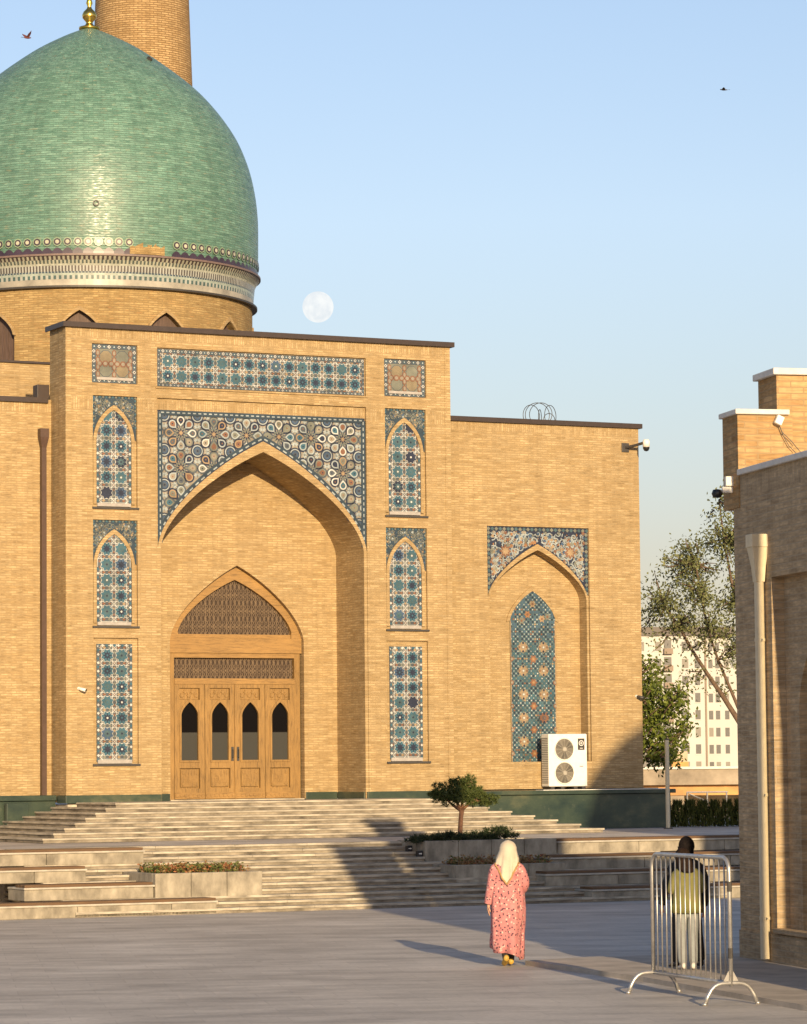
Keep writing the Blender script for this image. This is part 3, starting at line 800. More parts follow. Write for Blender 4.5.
for cx in (11.42, 13.18):
    for rr, mi, yy in ((0.17, RUST, 0.026), (0.11, TAN, 0.022)): g.poly(star(cx, 7.68, 8, rr, rr*0.6), YW+yy, mi)
for i in range(26):
    g.poly(ngon(10.97+i*2.67/25, 8.205, 4, 0.05), YW+0.030, TURQ if i % 2 else SAGE)
for xx in (10.975, 13.62):
    for i in range(15): g.poly(ngon(xx, 8.11-i*0.1, 4, 0.05), YW+0.030, TURQ if i % 2 else SAGE)
g.obj('tile_spandrel', TILES, mo)
YN = YW+0.36
g = G(); pw = (11.69, 12.92); out = arch_door(pw[0], pw[1], 2.66, 6.05, 6.76, n=12)
g.prism(out, YN-0.02, YN-0.001, TURQ)
def pput(pts, y, mi):
    c = clip(pts, out)
    if c: g.poly(c, y, mi)
y = YN-0.024
for i in range(21):
    for j in range(70):
        x, z = pw[0]+0.03+i*0.0585, 2.69+j*0.0585
        hi = z > 5.65
        k = (i+j) % 2; r = rng.random()
        if k: pput(ngon(x, z, 4, 0.030, 0 if r < 0.5 else math.pi/4), y, (BLUE if r < 0.5 else NAVY) if hi else (NAVY if r < 0.45 else (TEAL if r < 0.8 else BORD)))
        else: pput(ngon(x, z, 4, 0.019), y, (PALE if r < 0.5 else WHITE if r < 0.62 else BLUE) if hi else (PALE if r < 0.45 else WHITE if r < 0.6 else SAGE if r < 0.85 else TURQ))
        if r > 0.95: pput(ngon(x, z, 4, 0.030), y-0.002, RUST if r > 0.975 else TAN)
for j in range(6):
    for i in (0, 1):
        cx, cz = 12.305+(-0.275 if i == 0 else 0.275), 5.42-j*0.56
        if j == 5 and i == 1: continue
        odd = j == 3 and i
        pput(star(cx, cz, 8, 0.165, 0.115), y-0.004, BORD if odd else SAGE); pput(star(cx, cz, 8, 0.135, 0.095, math.pi/8), y-0.007, RUST if odd else TAN)
        for q in range(4): pput(ngon(cx+0.098*math.cos(q*math.pi/2), cz+0.098*math.sin(q*math.pi/2), 4, 0.032), y-0.010, NAVY if q % 2 else RUST)
        pput(star(cx, cz, 8, 0.07, 0.035), y-0.012, GREY if odd else PINK); pput(ngon(cx, cz, 6, 0.025), y-0.016, RUST if odd else WHITE)
    cz = 5.14-j*0.56
    pput(star(12.305, cz, 6, 0.11, 0.07), y-0.005, RUST); pput(ngon(12.305, cz, 6, 0.05), y-0.009, ORANGE); pput(ngon(12.305, cz, 6, 0.022), y-0.012, TAN)
    for xx in (pw[0]+0.03, pw[1]-0.03): pput(ngon(xx, cz, 6, 0.06), y-0.005, RUST); pput(ngon(xx, cz, 6, 0.035), y-0.009, PINK)
for cx, cz, mi in ((12.16, 6.2, ORANGE), (12.0, 6.05, SAGE), (12.55, 6.1, TAN), (12.7, 6.15, SAGE), (12.3, 6.45, TAN)):
    pput(star(cx, cz, 6, 0.10, 0.06), y-0.006, mi); pput(ngon(cx, cz, 6, 0.03), y-0.010, RUST)
for x in (pw[0]+0.012, pw[1]-0.012): pput(rect(x-0.012, x+0.012, 2.66, 6.05), y-0.002, TAN)
g.obj('tile_panel', TILES, mo)
Aw = arch(pw[0], pw[1], 6.05, 6.76, n=12); Aw2 = arch(pw[0]-0.09, pw[1]+0.09, 6.02, 6.88, n=12)
g = G(); g.ring(Aw, Aw2, YN-0.03, YN-0.001); g.obj('arch_moulding', M_wall2, mo)
G().box(pw[0]-0.05, pw[1]+0.05, YN-0.06, YN, 2.61, 2.655).obj('sill', M_dark, mo)

# --- carved doors ----------------------------------------------------
dr = bpy.data.objects.new('entrance_door', None)
YD = 1.64
g = G()
# arch frame, jambs, lintels
Ad_in = arch(3.30, 6.16, 5.66, 6.92, n=16); Ad_out = arch(3.07, 6.39, 5.52, 7.22, n=16)
g = G(); g.ring(Ad_in, Ad_out, YD, 1.9)
fr = g.obj('door_frame', M_wood_h, mo)
G().box(3.07, 6.39, YD-0.03, 1.9, 5.24, 5.58).obj('lintel', M_wood_h, fr)
for xx in ((3.07, 3.32), (6.14, 6.39)): G().box(*xx, YD-0.012, 1.9, 5.581, 5.70).obj('impost', M_wood_h, fr)
G().box(3.10, 3.22, YD+0.01, 1.9, ZP+0.01, 5.24).obj('jamb', M_wood, fr); G().box(6.22, 6.36, YD+0.01, 1.9, ZP+0.01, 5.24).obj('jamb', M_wood, fr)
G().box(3.22, 6.22, YD+0.005, 1.9, 5.13, 5.235).obj('transom_rail', M_wood_h, fr); G().box(3.22, 6.22, YD-0.02, 1.9, 4.53, 4.66).obj('transom_rail', M_wood_h, fr)
G().box(3.30, 6.16, YD+0.03, 1.9, 5.585, 5.67).obj('transom_rail', M_wood_h, fr)
def lattice(name, conv, x0, x1, z0, z1, y):
    g = G(); p = 0.105
    g.prism(conv, y+0.05, y+0.07, 1)
    n = 0
    def lb(a, b, w, yy):
        c = clip(bar(*a, *b, w), conv)
        if c: g.poly(c, yy, 0)
    k = -30
    for k in range(-60, 110):
        x = x0+k*p
        lb((x, z0), (x+(z1-z0)*0.577, z1), 0.017, y+0.030); lb((x, z0), (x-(z1-z0)*0.577, z1), 0.017, y+0.022)
        if x0 <= x <= x1: lb((x, z0), (x, z1), 0.024, y+0.018)
    for j in range(int((z1-z0)/0.182)+1):
        for i in range(int((x1-x0)/p)+1):
            cx, cz = x0+(i+(0.5 if j % 2 else 0))*p, z0+j*0.182
            c = clip(star(cx, cz, 6, 0.042, 0.022, math.pi/6), conv)
            if c: g.poly(c, y+0.014, 0)
    return g.obj(name, [M_lattice, M_lat_back], fr)
lattice('lattice_panel', [(3.30, 5.66)]+Ad_in+[(6.16, 5.66)], 3.3, 6.16, 5.66, 6.95, YD+0.08)
lattice('lattice_panel', rect(3.22, 6.22, 4.66, 5.13), 3.22, 6.22, 4.66, 5.13, YD+0.08)
# four leaves
lw_ = (6.22-3.22)/4
for i in range(4):
    x0 = 3.22+i*lw_; x1 = x0+lw_; xm = (x0+x1)/2
    g = G(); wz = (2.80, 3.83, 4.12)
    g.slab(rect(x0+0.006, x1-0.006, ZP+0.02, 4.528), [arch_door(xm-0.205, xm+0.205, *wz, n=8), rect(xm-0.25, xm+0.25, 2.16, 2.62), rect(xm-0.25, xm+0.25, 4.17, 4.44)], YD, YD+0.07)
    g.box(x0+0.006, x1-0.006, YD+0.071, YD+0.10, ZP+0.02, 2.72); g.box(x0+0.006, x1-0.006, YD+0.071, YD+0.10, 4.14, 4.528)
    lf = g.obj('door_leaf', M_wood, mo)
    g = G(); Aa = arch(xm-0.205, xm+0.205, 3.83, 4.12, n=8); Ab = arch(xm-0.26, xm+0.26, 3.81, 4.20, n=8)
    g.ring([(xm-0.205, 2.80)]+Aa+[(xm+0.205, 2.80)], [(xm-0.245, 2.80)]+Ab+[(xm+0.245, 2.80)], YD-0.02, YD); g.box(xm-0.25, xm+0.25, YD-0.02, YD, 2.755, 2.798)
    g.obj('window_moulding', M_wood, lf)
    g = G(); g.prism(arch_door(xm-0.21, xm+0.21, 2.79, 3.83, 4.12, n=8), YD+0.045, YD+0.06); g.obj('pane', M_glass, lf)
    g = G()
    g.box(xm-0.21, xm+0.21, YD+0.03, YD+0.06, 2.20, 2.58)
    for rr, yy in ((0.15, 0.022), (0.10, 0.014), (0.055, 0.006)): g.prism(star(xm, 2.39, 8, rr, rr*0.62), YD+yy, YD+0.04)
    for sx_ in (-0.155, 0.155):
        for sz_ in (-0.13, 0.13): g.prism(star(xm+sx_, 2.39+sz_, 6, 0.05, 0.025), YD+0.018, YD+0.04)
    g.obj('carved_panel', M_wood, lf)
    g = G(); g.box(xm-0.24, xm+0.24, YD+0.055, YD+0.068, 4.18, 4.43)
    for k in range(5): g.prism(star(xm-0.18+k*0.09, 4.30+(0.05 if k % 2 else -0.03), 6, 0.06, 0.03), YD+0.03, YD+0.06)
    g.obj('carved_panel', M_wood, lf)
    g = G(); g.box(x0+0.01, x1-0.01, YD-0.015, YD, ZP+0.03, 2.07)
    for k in range(7): g.prism(ngon(x0+0.06+k*0.105, 2.0, 8, 0.04), YD-0.03, YD-0.014)
    g.obj('kick_plate', M_gold if False else M_wood_h, lf)
    if i in (1, 2):
        hx = x1-0.07 if i == 1 else x0+0.07
        g = G(); g.box(hx-0.03, hx+0.03, YD-0.012, YD, 2.78, 3.1); g.tube([(hx, YD-0.01, 2.85), (hx, YD-0.06, 2.87), (hx, YD-0.06, 3.02), (hx, YD-0.01, 3.04)], 0.012, 6); g.obj('handle', M_dark, lf)
G().box(4.70, 4.74, YD-0.03, YD+0.02, ZP+0.02, 4.52).obj('meeting_stile', M_wood, fr)
G().box(3.07, 6.39, 1.5, 1.9, ZP-0.02, ZP+0.012).obj('threshold', M_stone, fr)
G().box(3.0, 6.45, 1.92, 1.94, ZP, 7.4).obj('door_backing', M_lat_back, fr)

# --- brown drain pipe on the left wing
g = G(); px_ = -0.22
g.box(px_-0.055, px_+0.055, YW-0.16, YW-0.04, 2.06, 9.75)
g.box(px_-0.10, px_+0.10, YW-0.20, YW-0.02, 9.95, 10.14)
g.loft([[(px_-0.055, YW-0.16, 9.72), (px_+0.055, YW-0.16, 9.72), (px_+0.055, YW-0.04, 9.72), (px_-0.055, YW-0.04, 9.72)], [(px_-0.10, YW-0.20, 9.95), (px_+0.10, YW-0.20, 9.95), (px_+0.10, YW-0.02, 9.95), (px_-0.10, YW-0.02, 9.95)]])
g.obj('drain_pipe', M_pipe, mo)
g = G(); g.box(9.88, 9.90, YW-0.004, YW+0.001, 9.0, 10.5); g.obj('lightning_wire', M_pipe, mo)

# --- drum and dome (axis at XC, y 10.8)
dc = Vector((XC, 10.8, 0))
RD = 4.15
def zimg(y): return 21.66-(y-28)*0.02605
g = G(); g.lathe([(RD, 12.0), (RD, 14.33)], 144, cap=True)
drum = g.obj('drum', M_drum, mo, loc=dc)
face_cam = math.atan2(-(O+UV_*XC-NV_*10.8).y, -(O+UV_*XC-NV_*10.8).x)-TH     # local direction to the camera
wins = []
ca = []
for k in range(12):
    t = face_cam+R(-3.5+30*k)
    ca.append(t)
cut = G()
for t in ca:
    rot = Matrix.Rotation(t+math.pi/2, 4, 'Z')
    poly = arch_door(-0.52, 0.52, 12.3, 13.20, 13.76, n=8)
    c2 = G(); c2.prism(poly, -4.6, -3.85)
    bmesh.ops.transform(c2.bm, matrix=rot, verts=c2.bm.verts)
    tmp = bpy.data.meshes.new('t'); c2.bm.to_mesh(tmp); c2.bm.free(); cut.bm.from_mesh(tmp); bpy.data.meshes.remove(tmp)
cobj = cut.obj('cutter', M_drum, mo, loc=dc, fix=True)
bm_ = drum.modifiers.new('b', 'BOOLEAN'); bm_.operation = 'DIFFERENCE'; bm_.object = cobj; bm_.solver = 'EXACT'
realize(drum); bpy.data.objects.remove(cobj, do_unlink=True)
for t in ca:
    rot = Matrix.Rotation(t+math.pi/2, 4, 'Z')
    g = G(); g.prism(arch_door(-0.515, 0.515, 12.3, 13.20, 13.76, n=8), -3.98, -3.90)
    for x in (-0.36, -0.24, -0.12, 0, 0.12, 0.24, 0.36): g.box(x-0.012, x+0.012, -4.0, -3.981, 12.3, 13.35)
    bmesh.ops.transform(g.bm, matrix=rot, verts=g.bm.verts); g.obj('drum_window', M_wood_dk, mo, loc=dc)
    g = G(); a1 = arch(-0.52, 0.52, 13.20, 13.76, n=8); a2 = arch(-0.58, 0.58, 13.18, 13.86, n=8)
    g.ring(a1, a2, -4.185, -4.0); bmesh.ops.transform(g.bm, matrix=rot, verts=g.bm.verts); g.obj('arch_moulding', M_wall2, mo, loc=dc)
# cornice rings
def band_mat(name, base, dots, n, rowh, seed=0):
    """glazed band with a repeating motif round the drum"""
    m, nt, l, p = new_mat(name)
    tc = nt.new('ShaderNodeTexCoord'); sp = nt.new('ShaderNodeSeparateXYZ'); l.new(tc.outputs['Object'], sp.inputs[0])
    u = math_n(nt, l, 'MULTIPLY', math_n(nt, l, 'ARCTAN2', sp.outputs[1], sp.outputs[0]), n/(2*math.pi))
    fr_ = math_n(nt, l, 'FRACT', u)
    f = noise(nt, l, tc.outputs['Object'], 3.0, 4)
    c = mix(nt, l, base, dots, math_n(nt, l, 'GREATER_THAN', fr_, rowh))
    c = mix(nt, l, c, ramp(nt, l, f, [(0.3, 0.75), (0.7, 1.15)]), 1.0, 'MULTIPLY')
    l.new(c, p.inputs['Base Color']); p.inputs['Roughness'].default_value = 0.3
    return m
def ringpart(name, prof, mat):
    g = G(); g.lathe(prof, 144); return g.obj(name, mat, mo, loc=dc, smooth=False)
C_ = (0.36, 0.375, 0.345)
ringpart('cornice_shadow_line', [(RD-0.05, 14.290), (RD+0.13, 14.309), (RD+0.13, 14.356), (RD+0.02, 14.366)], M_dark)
ringpart('cornice_base', [(RD+0.03, 14.366), (RD+0.03, 14.517)], plain('cornice_beige', (0.32, 0.30, 0.25), 0.4, var=0.25, scale=2))
ringpart('cornice_dots', [(RD+0.032, 14.517), (RD+0.04, 14.611)], band_mat('band_dots', C_, (0.07, 0.12, 0.12), 200, 0.5))
ringpart('cornice_pale', [(RD+0.04, 14.611), (RD+0.045, 14.668)], plain('cornice_pale', (0.30, 0.35, 0.31), 0.3, var=0.2))
ringpart('cornice_line', [(RD+0.045, 14.668), (RD+0.05, 14.706)], band_mat('band_blue', (0.04, 0.07, 0.11), (0.26, 0.29, 0.27), 320, 0.6))
ringpart('cornice_bars', [(RD+0.05, 14.706), (RD+0.065, 14.847)], band_mat('band_bars', C_, (0.085, 0.075, 0.07), 330, 0.5))
ringpart('cornice_row', [(RD+0.065, 14.847), (RD+0.08, 14.894)], plain('cornice_cream', (0.36, 0.37, 0.31), 0.3, var=0.2))
ringpart('cornice_tri', [(RD+0.08, 14.894), (RD+0.12, 14.979)], band_mat('band_tri', (0.38, 0.38, 0.30), (0.09, 0.11, 0.10), 280, 0.5))
ringpart('cornice_tri', [(RD+0.12, 14.979), (RD+0.18, 15.064)], band_mat('band_tri2', (0.37, 0.36, 0.28), (0.075, 0.06, 0.06), 240, 0.5))
ringpart('cornice_ledge', [(RD+0.18, 15.064), (RD+0.22, 15.074), (RD+0.22, 15.121), (RD+0.10, 15.140)], plain('cornice_edge', (0.17, 0.12, 0.105), 0.5))
# dome shell
k_ = 4.31/168.8
prof_px = [(168.5, 262), (168.8, 250), (168.5, 219), (165, 191), (158, 165), (146, 139), (125.5, 111), (101, 87), (61, 57.5), (31, 40.5), (9, 30.5), (4, 28.5)]
ctrl = [(4.26, 15.11), (4.30, 15.5)]+[(r*k_, zimg(y)) for r, y in prof_px[1:]]
def catmull(P, n=8):
    P = [P[0]]+P+[P[-1]]; out = []
    for i in range(1, len(P)-2):
        p0, p1, p2, p3 = (Vector(P[i+q]) for q in (-1, 0, 1, 2))
        for k in range(n):
            t = k/n
            out.append(tuple(0.5*((2*p1)+(p2-p0)*t+(2*p0-5*p1+4*p2-p3)*t*t+(3*p1-p0-3*p2+p3)*t**3)))
    out.append(tuple(P[-1])); return out
g = G(); g.lathe(catmull(ctrl), 160)
dome = g.obj('dome', M_dome, mo, smooth=True, loc=dc)
# scalloped dark band and diamonds at the foot of the dome
g = G(); N_ = 108
def domept(t, r, z): return (r*math.cos(t), r*math.sin(t), z)
for k in range(N_):
    t0 = k*2*math.pi/N_; dt = 2*math.pi/N_
    rr = 4.300
    if not (0.02 < ((t0-face_cam-R(11)) % (2*math.pi)) < R(16)):
        pts = [(t0, 15.12)]+[(t0+dt*q, 15.19+0.09*math.sin(math.pi*q)) for q in (0, 0.15, 0.3, 0.5, 0.7, 0.85, 1)]+[(t0+dt, 15.12)]
        g.face([domept(t, 4.305, z) for t, z in pts][::-1], 0)
        c = (t0+dt/2, 15.42)
        for r_, mi, q in ((0.115, 2, 4.318), (0.088, 0, 4.324), (0.050, 1, 4.330)):
            g.face([domept(c[0]+r_/4.3*math.cos(x*math.pi/4), q, c[1]+r_*math.sin(x*math.pi/4)) for x in range(8)], mi)
p0_, p1_ = face_cam+R(13), face_cam+R(25)
for k in range(8):
    t0, t1 = p0_+(p1_-p0_)*k/8, p0_+(p1_-p0_)*(k+1)/8
    g.face([domept(t0, 4.315, 15.14), domept(t1, 4.315, 15.14), domept(t1, 4.315, 15.33+0.05*(k % 3)), domept(t0, 4.315, 15.31+0.06*((k+1) % 2))], 3)
g.obj('dome_foot_pattern', [tile('tile_aubergine', (0.045, 0.03, 0.05)), tile('tile_cream2', (0.42, 0.42, 0.32)), tile('tile_leaf', (0.22, 0.30, 0.19)), M_drum], mo, loc=dc)
# vent holes and gold finial
for (t, z, r_) in ((face_cam+R(2), 16.35, 4.30), (face_cam+R(48), 20.55, 2.02)):
    g = G(); g.lathe([(0.001, 0), (0.075, 0.0), (0.075, 0.06), (0.05, 0.061), (0.05, 0.01)], 12)
    nrm = Vector((math.cos(t), math.sin(t), 0.15 if z < 18 else 0.9)).normalized()
    bmesh.ops.transform(g.bm, matrix=Matrix.Translation(Vector((math.cos(t)*r_, math.sin(t)*r_, z)))@nrm.to_track_quat('Z', 'Y').to_matrix().to_4x4(), verts=g.bm.verts)
    g.obj('vent', M_dark, mo, loc=dc)
g = G(); zf = 21.62
g.lathe([(0.001, zf), (0.27, zf), (0.27, zf+0.05), (0.12, zf+0.10), (0.085, zf+0.16), (0.10, zf+0.20), (0.175, zf+0.29), (0.19, zf+0.37), (0.15, zf+0.46), (0.07, zf+0.54), (0.05, zf+0.60), (0.085, zf+0.68), (0.06, zf+0.78), (0.035, zf+0.86), (0.05, zf+0.95), (0.10, zf+1.05), (0.05, zf+1.16), (0.02, zf+1.4), (0.001, zf+1.7)], 24)
g.obj('finial', M_gold, mo, smooth=True, loc=dc)

# ================================================================== MINARET
mi_ = empty('minaret', (-8.68, 110.0, 0), 0, 'tall round tapering yellow brick minaret behind the green dome', 'minaret')
g = G(); rz = lambda z: 1.69-(z-25.5)*0.036
g.lathe([(rz(z)+ (0.0), z) for z in (0, 10, 20, 24, 25.5, 28, 32, 38)], 64); g.obj('shaft', M_minaret, mi_)
g = G(); g.lathe([(1.2, 38), (1.75, 39), (1.8, 39.6), (1.3, 39.65), (1.25, 42), (1.45, 42.3), (1.0, 43.3), (0.4, 44.2), (0.01, 44.6)], 48); g.obj('lantern', M_minaret, mi_)

# ================================================================== AIR CONDITIONER
ac = fthing('air_conditioner', 12.80, -0.52, 2.05, 'white twin-fan air conditioning outdoor unit standing before the right niche', 'air conditioner')
hw, hh, dp = 0.52, 1.30, 0.36
G().box(-hw, hw, 0.0, dp, 0.06, hh).obj('casing', M_white, ac, bevel=0.02)
for zz in (0.38, 0.94):
    g = G()
    prof = [(0.245, -0.012), (0.262, -0.02), (0.275, -0.001)]
    for k in range(40):
        t0, t1 = k*math.pi/20, (k+1)*math.pi/20
        for (ra, ya), (rb, yb) in zip(prof, prof[1:]):
            g.face([(-0.1+ra*math.cos(t0), ya, zz+ra*math.sin(t0)), (-0.1+ra*math.cos(t1), ya, zz+ra*math.sin(t1)), (-0.1+rb*math.cos(t1), yb, zz+rb*math.sin(t1)), (-0.1+rb*math.cos(t0), yb, zz+rb*math.sin(t0))])
    fr2 = g.obj('fan_shroud', M_white, ac, fix=True)
    g = G(); g.poly(ngon(-0.1, zz, 40, 0.25), -0.004); g.obj('fan_opening', plain('fan_dark', (0.16, 0.14, 0.11), 0.7), ac)
    g = G()
    for r_ in [0.03+0.028*i for i in range(8)]:
        g.tube([(-0.1+r_*math.cos(t*math.pi/14), -0.026, zz+r_*math.sin(t*math.pi/14)) for t in range(29)], 0.0045, 4, cap=False)
    for t in range(12): g.poly(bar(-0.1+0.03*math.cos(t*math.pi/6), zz+0.03*math.sin(t*math.pi/6), -0.1+0.25*math.cos(t*math.pi/6), zz+0.25*math.sin(t*math.pi/6), 0.008), -0.02)
    g.prism(ngon(-0.1, zz, 16, 0.05), -0.03, -0.015)
    g.obj('fan_grille', plain('grille_wire', (0.36, 0.33, 0.27), 0.5), ac)
    g = G()
    for b_ in range(3):
        t = b_*2*math.pi/3+0.5
        g.face([(-0.1+r_*math.cos(t+dt_), -0.007+0.001*b_, zz+r_*math.sin(t+dt_)) for r_, dt_ in ((0.05, 0), (0.23, -0.35), (0.235, 0.4), (0.05, 0.5))])
    g.obj('fan_blade', M_dark, ac)
g = G(); g.box(0.27, 0.45, -0.006, -0.001, 0.92, 1.19, 0)
for t in range(20):
    t0, t1 = t*math.pi/10, (t+1)*math.pi/10
    g.face([(0.36+r_*math.cos(tt), -0.009, 1.08+r_*math.sin(tt)) for r_, tt in ((0.05, t0), (0.05, t1), (0.066, t1), (0.066, t0))], 1)
g.poly(bar(0.33, 1.08, 0.39, 1.08, 0.016), -0.009, 1); g.poly(bar(0.36, 1.05, 0.36, 1.11, 0.016), -0.009, 1); g.poly(bar(0.32, 0.96, 0.40, 0.96, 0.014), -0.009, 1)
g.obj('badge', [M_dark, M_white], ac)
G().box(0.31, 0.41, -0.006, -0.001, 0.52, 0.545).obj('badge', M_galv, ac)
g = G()
for k in range(26): g.box(-hw-0.008, -hw-0.001, 0.03, dp-0.03, 0.14+k*0.042, 0.16+k*0.042)
g.obj('side_louvre', plain('coil_fin', (0.22, 0.21, 0.19), 0.5), ac)
g = G(); g.tube([(hw, 0.26, 0.22), (hw+0.07, 0.27, 0.2), (hw+0.09, 0.32, 0.05), (hw+0.09, 0.37, 0.0)], 0.018, 8); g.tube([(hw, 0.2, 0.30), (hw+0.1, 0.24, 0.2), (hw+0.12, 0.36, 0.02)], 0.012, 8); g.obj('refrigerant_pipe', M_dark, ac)
for x in (-0.42, -0.15, 0.2, 0.42): G().box(x-0.05, x+0.05, 0.0, dp, -0.0, 0.06).obj('foot', M_dark, ac)

# ================================================================== SURVEILLANCE CAMERAS
def ptz(name, loc, rz, arm, lb, body=M_white):
    t = empty(name, loc, rz, lb, 'camera')
    G().box(-0.10, 0.10, -0.03, 0.0, -0.11, 0.11).obj('wall_plate', M_dark, t, bevel=0.008)
    g = G(); g.tube([(0, -0.02, 0), (arm[0]*0.4, arm[1]*0.4, 0.03), (arm[0], arm[1], 0.10)], 0.035, 8); g.obj('arm', M_dark, t)
    g = G(); g.lathe([(0.001, 0.17), (0.06, 0.165), (0.085, 0.12), (0.085, -0.02), (0.001, -0.02)], 20, cx=arm[0], cy=arm[1]); g.obj('housing', body, t, smooth=True)
    g = G(); g.lathe([(0.08, -0.022), (0.078, -0.06), (0.05, -0.11), (0.001, -0.125)], 20, cx=arm[0], cy=arm[1]); g.obj('lens_dome', M_black, t, smooth=True)
ptz('security_camera', FW(14.72, 0.93*-1+0.0, 10.25), TH, (0.30, -0.50), 'white and black dome camera on an arm at the wing roof corner')
def bullet(loc, rz, lb, col):
    t = empty('wall_camera', loc, rz, lb, 'camera'); t.scale = (0.75,)*3
    g = G(); g.tube([(0, 0, 0), (0, -0.05, 0.0)], 0.045, 12); g.obj('base', M_white, t)
    g = G(); g.tube([(0, -0.05, 0), (0.03, -0.11, -0.02), (0.14, -0.24, -0.06)], [0.03, 0.05, 0.05], 10); g.obj('housing', col, t, smooth=True)
    g = G(); g.tube([(0.14, -0.24, -0.06), (0.147, -0.248, -0.062)], 0.042, 10); g.obj('lens', M_black, t)
bullet(FW(0.28, 0.0, 4.38), TH, 'small white wall camera left of the lower tile window on the portal', M_white)
bullet(FW(14.93, -0.93, 4.25), TH, 'small dark wall camera low on the right wing corner', M_dark)

# ================================================================== WIRE COIL ON ROOF
tw = fthing('wire_coil', 13.1, -2.2, ZW+0.035, 'tangle of thin wire hoops lying on the right wing roof', 'wire')
g = G()
for i, (x, r_, y, tl) in enumerate(((-0.25, 0.26, 0, 0.2), (0.0, 0.30, 0.15, -0.3), (0.22, 0.26, -0.1, 0.5), (0.1, 0.22, 0.2, 0.9), (-0.1, 0.28, -0.2, -0.7), (0.3, 0.17, 0.1, 0.1))):
    g.tube([(x+r_*math.cos(t*math.pi/16)*math.cos(tl), y+r_*math.cos(t*math.pi/16)*math.sin(tl), r_*0.95+r_*math.sin(t*math.pi/16)) for t in range(33)], 0.009, 5, cap=False)
g.obj('hoop', M_dark, tw)

# ================================================================== NEAR BUILDING ON THE RIGHT
WA = R(12.9); BX = Vector((4.41, 43.95, 0.0))
nb = empty('side_building', BX, WA-math.pi/2, 'brick building at the right edge with stepped parapet and shaded arcade wall', 'building')
# local: x towards the viewer along the wall, y into the building, z up
g = G()
RC = dict(z0=0.50, z1=5.0)
AR_ = dict(x0=2.05, x1=5.25, zs=3.35, za=4.86)
g.slab(rect(0.0, 11.0, 0.0, 6.42), [rect(1.46, 10.2, RC['z0'], RC['z1'])], 0.0, 0.17)
g.slab([(0.0, 0.0), (11.0, 0.0), (11.0, 6.42), (0.0, 6.42)], [arch_door(2.05, 5.25, 0.5, 3.35, 4.86, n=16), arch_door(6.4, 9.6, 0.5, 3.35, 4.86, n=16)], 0.17, 0.45)
g.box(0.0, 11.0, 0.45, 3.5, 0.0, 6.42); g.box(0.0, 11.0, 3.502, 6.0, 0.0, 5.85)
g.obj('wall', M_side, nb)
g = G(); g.box(0.30, 11.0, -0.05, 3.5, 6.42, 6.50); g.obj('coping', M_capwhite, nb, bevel=0.01)
g = G(); g.box(1.46, 10.2, -0.06, 0.16, 0.44, 0.498); g.obj('ledge', M_side, nb)
g = G(); g.box(0.02, 11.0, -0.03, -0.001, 0.0, 0.42); g.obj('plinth', M_side, nb)
g = G(); g.ring([(2.05, 0.5)]+arch(**AR_, n=16)+[(5.25, 0.5)], [(1.97, 0.5)]+arch(1.97, 5.33, 3.3, 4.97, n=16)+[(5.33, 0.5)], 0.14, 0.17); g.obj('arch_moulding', M_side, nb)
# stepped parapet blocks at the far end
M_blk = brick_mat('brick_block', (0.40, 0.24, 0.10), (0.54, 0.36, 0.18), (0.33, 0.23, 0.12), bw=0.36, rh=0.083, ms=0.010, streak=0.2, patch=(0.42, 0.20, 0.09))
g = G(); g.box(-0.35, 0.28, -0.02, 0.75, 6.0, 7.24); g.obj('parapet_block', M_blk, nb)
g = G(); g.box(-0.40, 0.33, -0.06, 0.70, 7.24, 7.31); g.obj('coping', M_capwhite, nb, bevel=0.01)
g = G(); g.box(-0.65, 0.10, 0.60, 1.35, 6.0, 7.80); g.obj('parapet_block', M_blk, nb)
g = G(); g.box(-0.71, 0.16, 0.54, 1.41, 7.80, 7.89); g.obj('coping', M_capwhite, nb, bevel=0.01)
g = G(); g.box(0.282, 0.292, 0.02, 0.1, 6.4, 6.46); g.obj('cable', M_dark, nb)
# unseen pier and domed drum, added to throw long shadows on steps and far corner
g = G(); g.box(11.6, 12.6, -1.47, -0.20, 0, 8.95); g.obj('unseen_shadow_pier', M_side, nb)
g = G(); g.box(11.57, 12.63, -1.49, -0.15, 8.95, 9.0); g.obj('coping', M_capwhite, nb)
hc_ = (9.0, 10.9)
g = G(); g.lathe([(4.4, 0.0), (4.4, 9.6)], 48, cx=hc_[0], cy=hc_[1], cap=True); g.obj('unseen_shadow_drum', M_side, nb)
g = G(); g.lathe([(4.45*math.cos(t*math.pi/24), 9.6+4.7*math.sin(t*math.pi/24)) for t in range(12)]+[(0.02, 14.3)], 64, cx=hc_[0], cy=hc_[1]); g.obj('unseen_shadow_dome', M_dome, nb, smooth=True)
# cream downpipe
g = G(); s0, yo = 1.22, -0.085
g.tube([(s0, yo, 0.10), (s0, yo, 5.0)], 0.062, 16)
dpipe = g.obj('downpipe', M_cream, nb, smooth=False)
g = G(); g.box(s0-0.13, s0+0.13, yo-0.13, yo+0.105, 5.40, 5.57)
g.loft([[(s0-0.062, yo-0.062, 4.95), (s0+0.062, yo-0.062, 4.95), (s0+0.062, yo+0.062, 4.95), (s0-0.062, yo+0.062, 4.95)],
        [(s0-0.075, yo-0.08, 5.15), (s0+0.075, yo-0.08, 5.15), (s0+0.075, yo+0.075, 5.15), (s0-0.075, yo+0.075, 5.15)],
        [(s0-0.12, yo-0.12, 5.40), (s0+0.12, yo-0.12, 5.40), (s0+0.12, yo+0.10, 5.40), (s0-0.12, yo+0.10, 5.40)]])
g.obj('hopper', M_cream, dpipe, bevel=0.008)
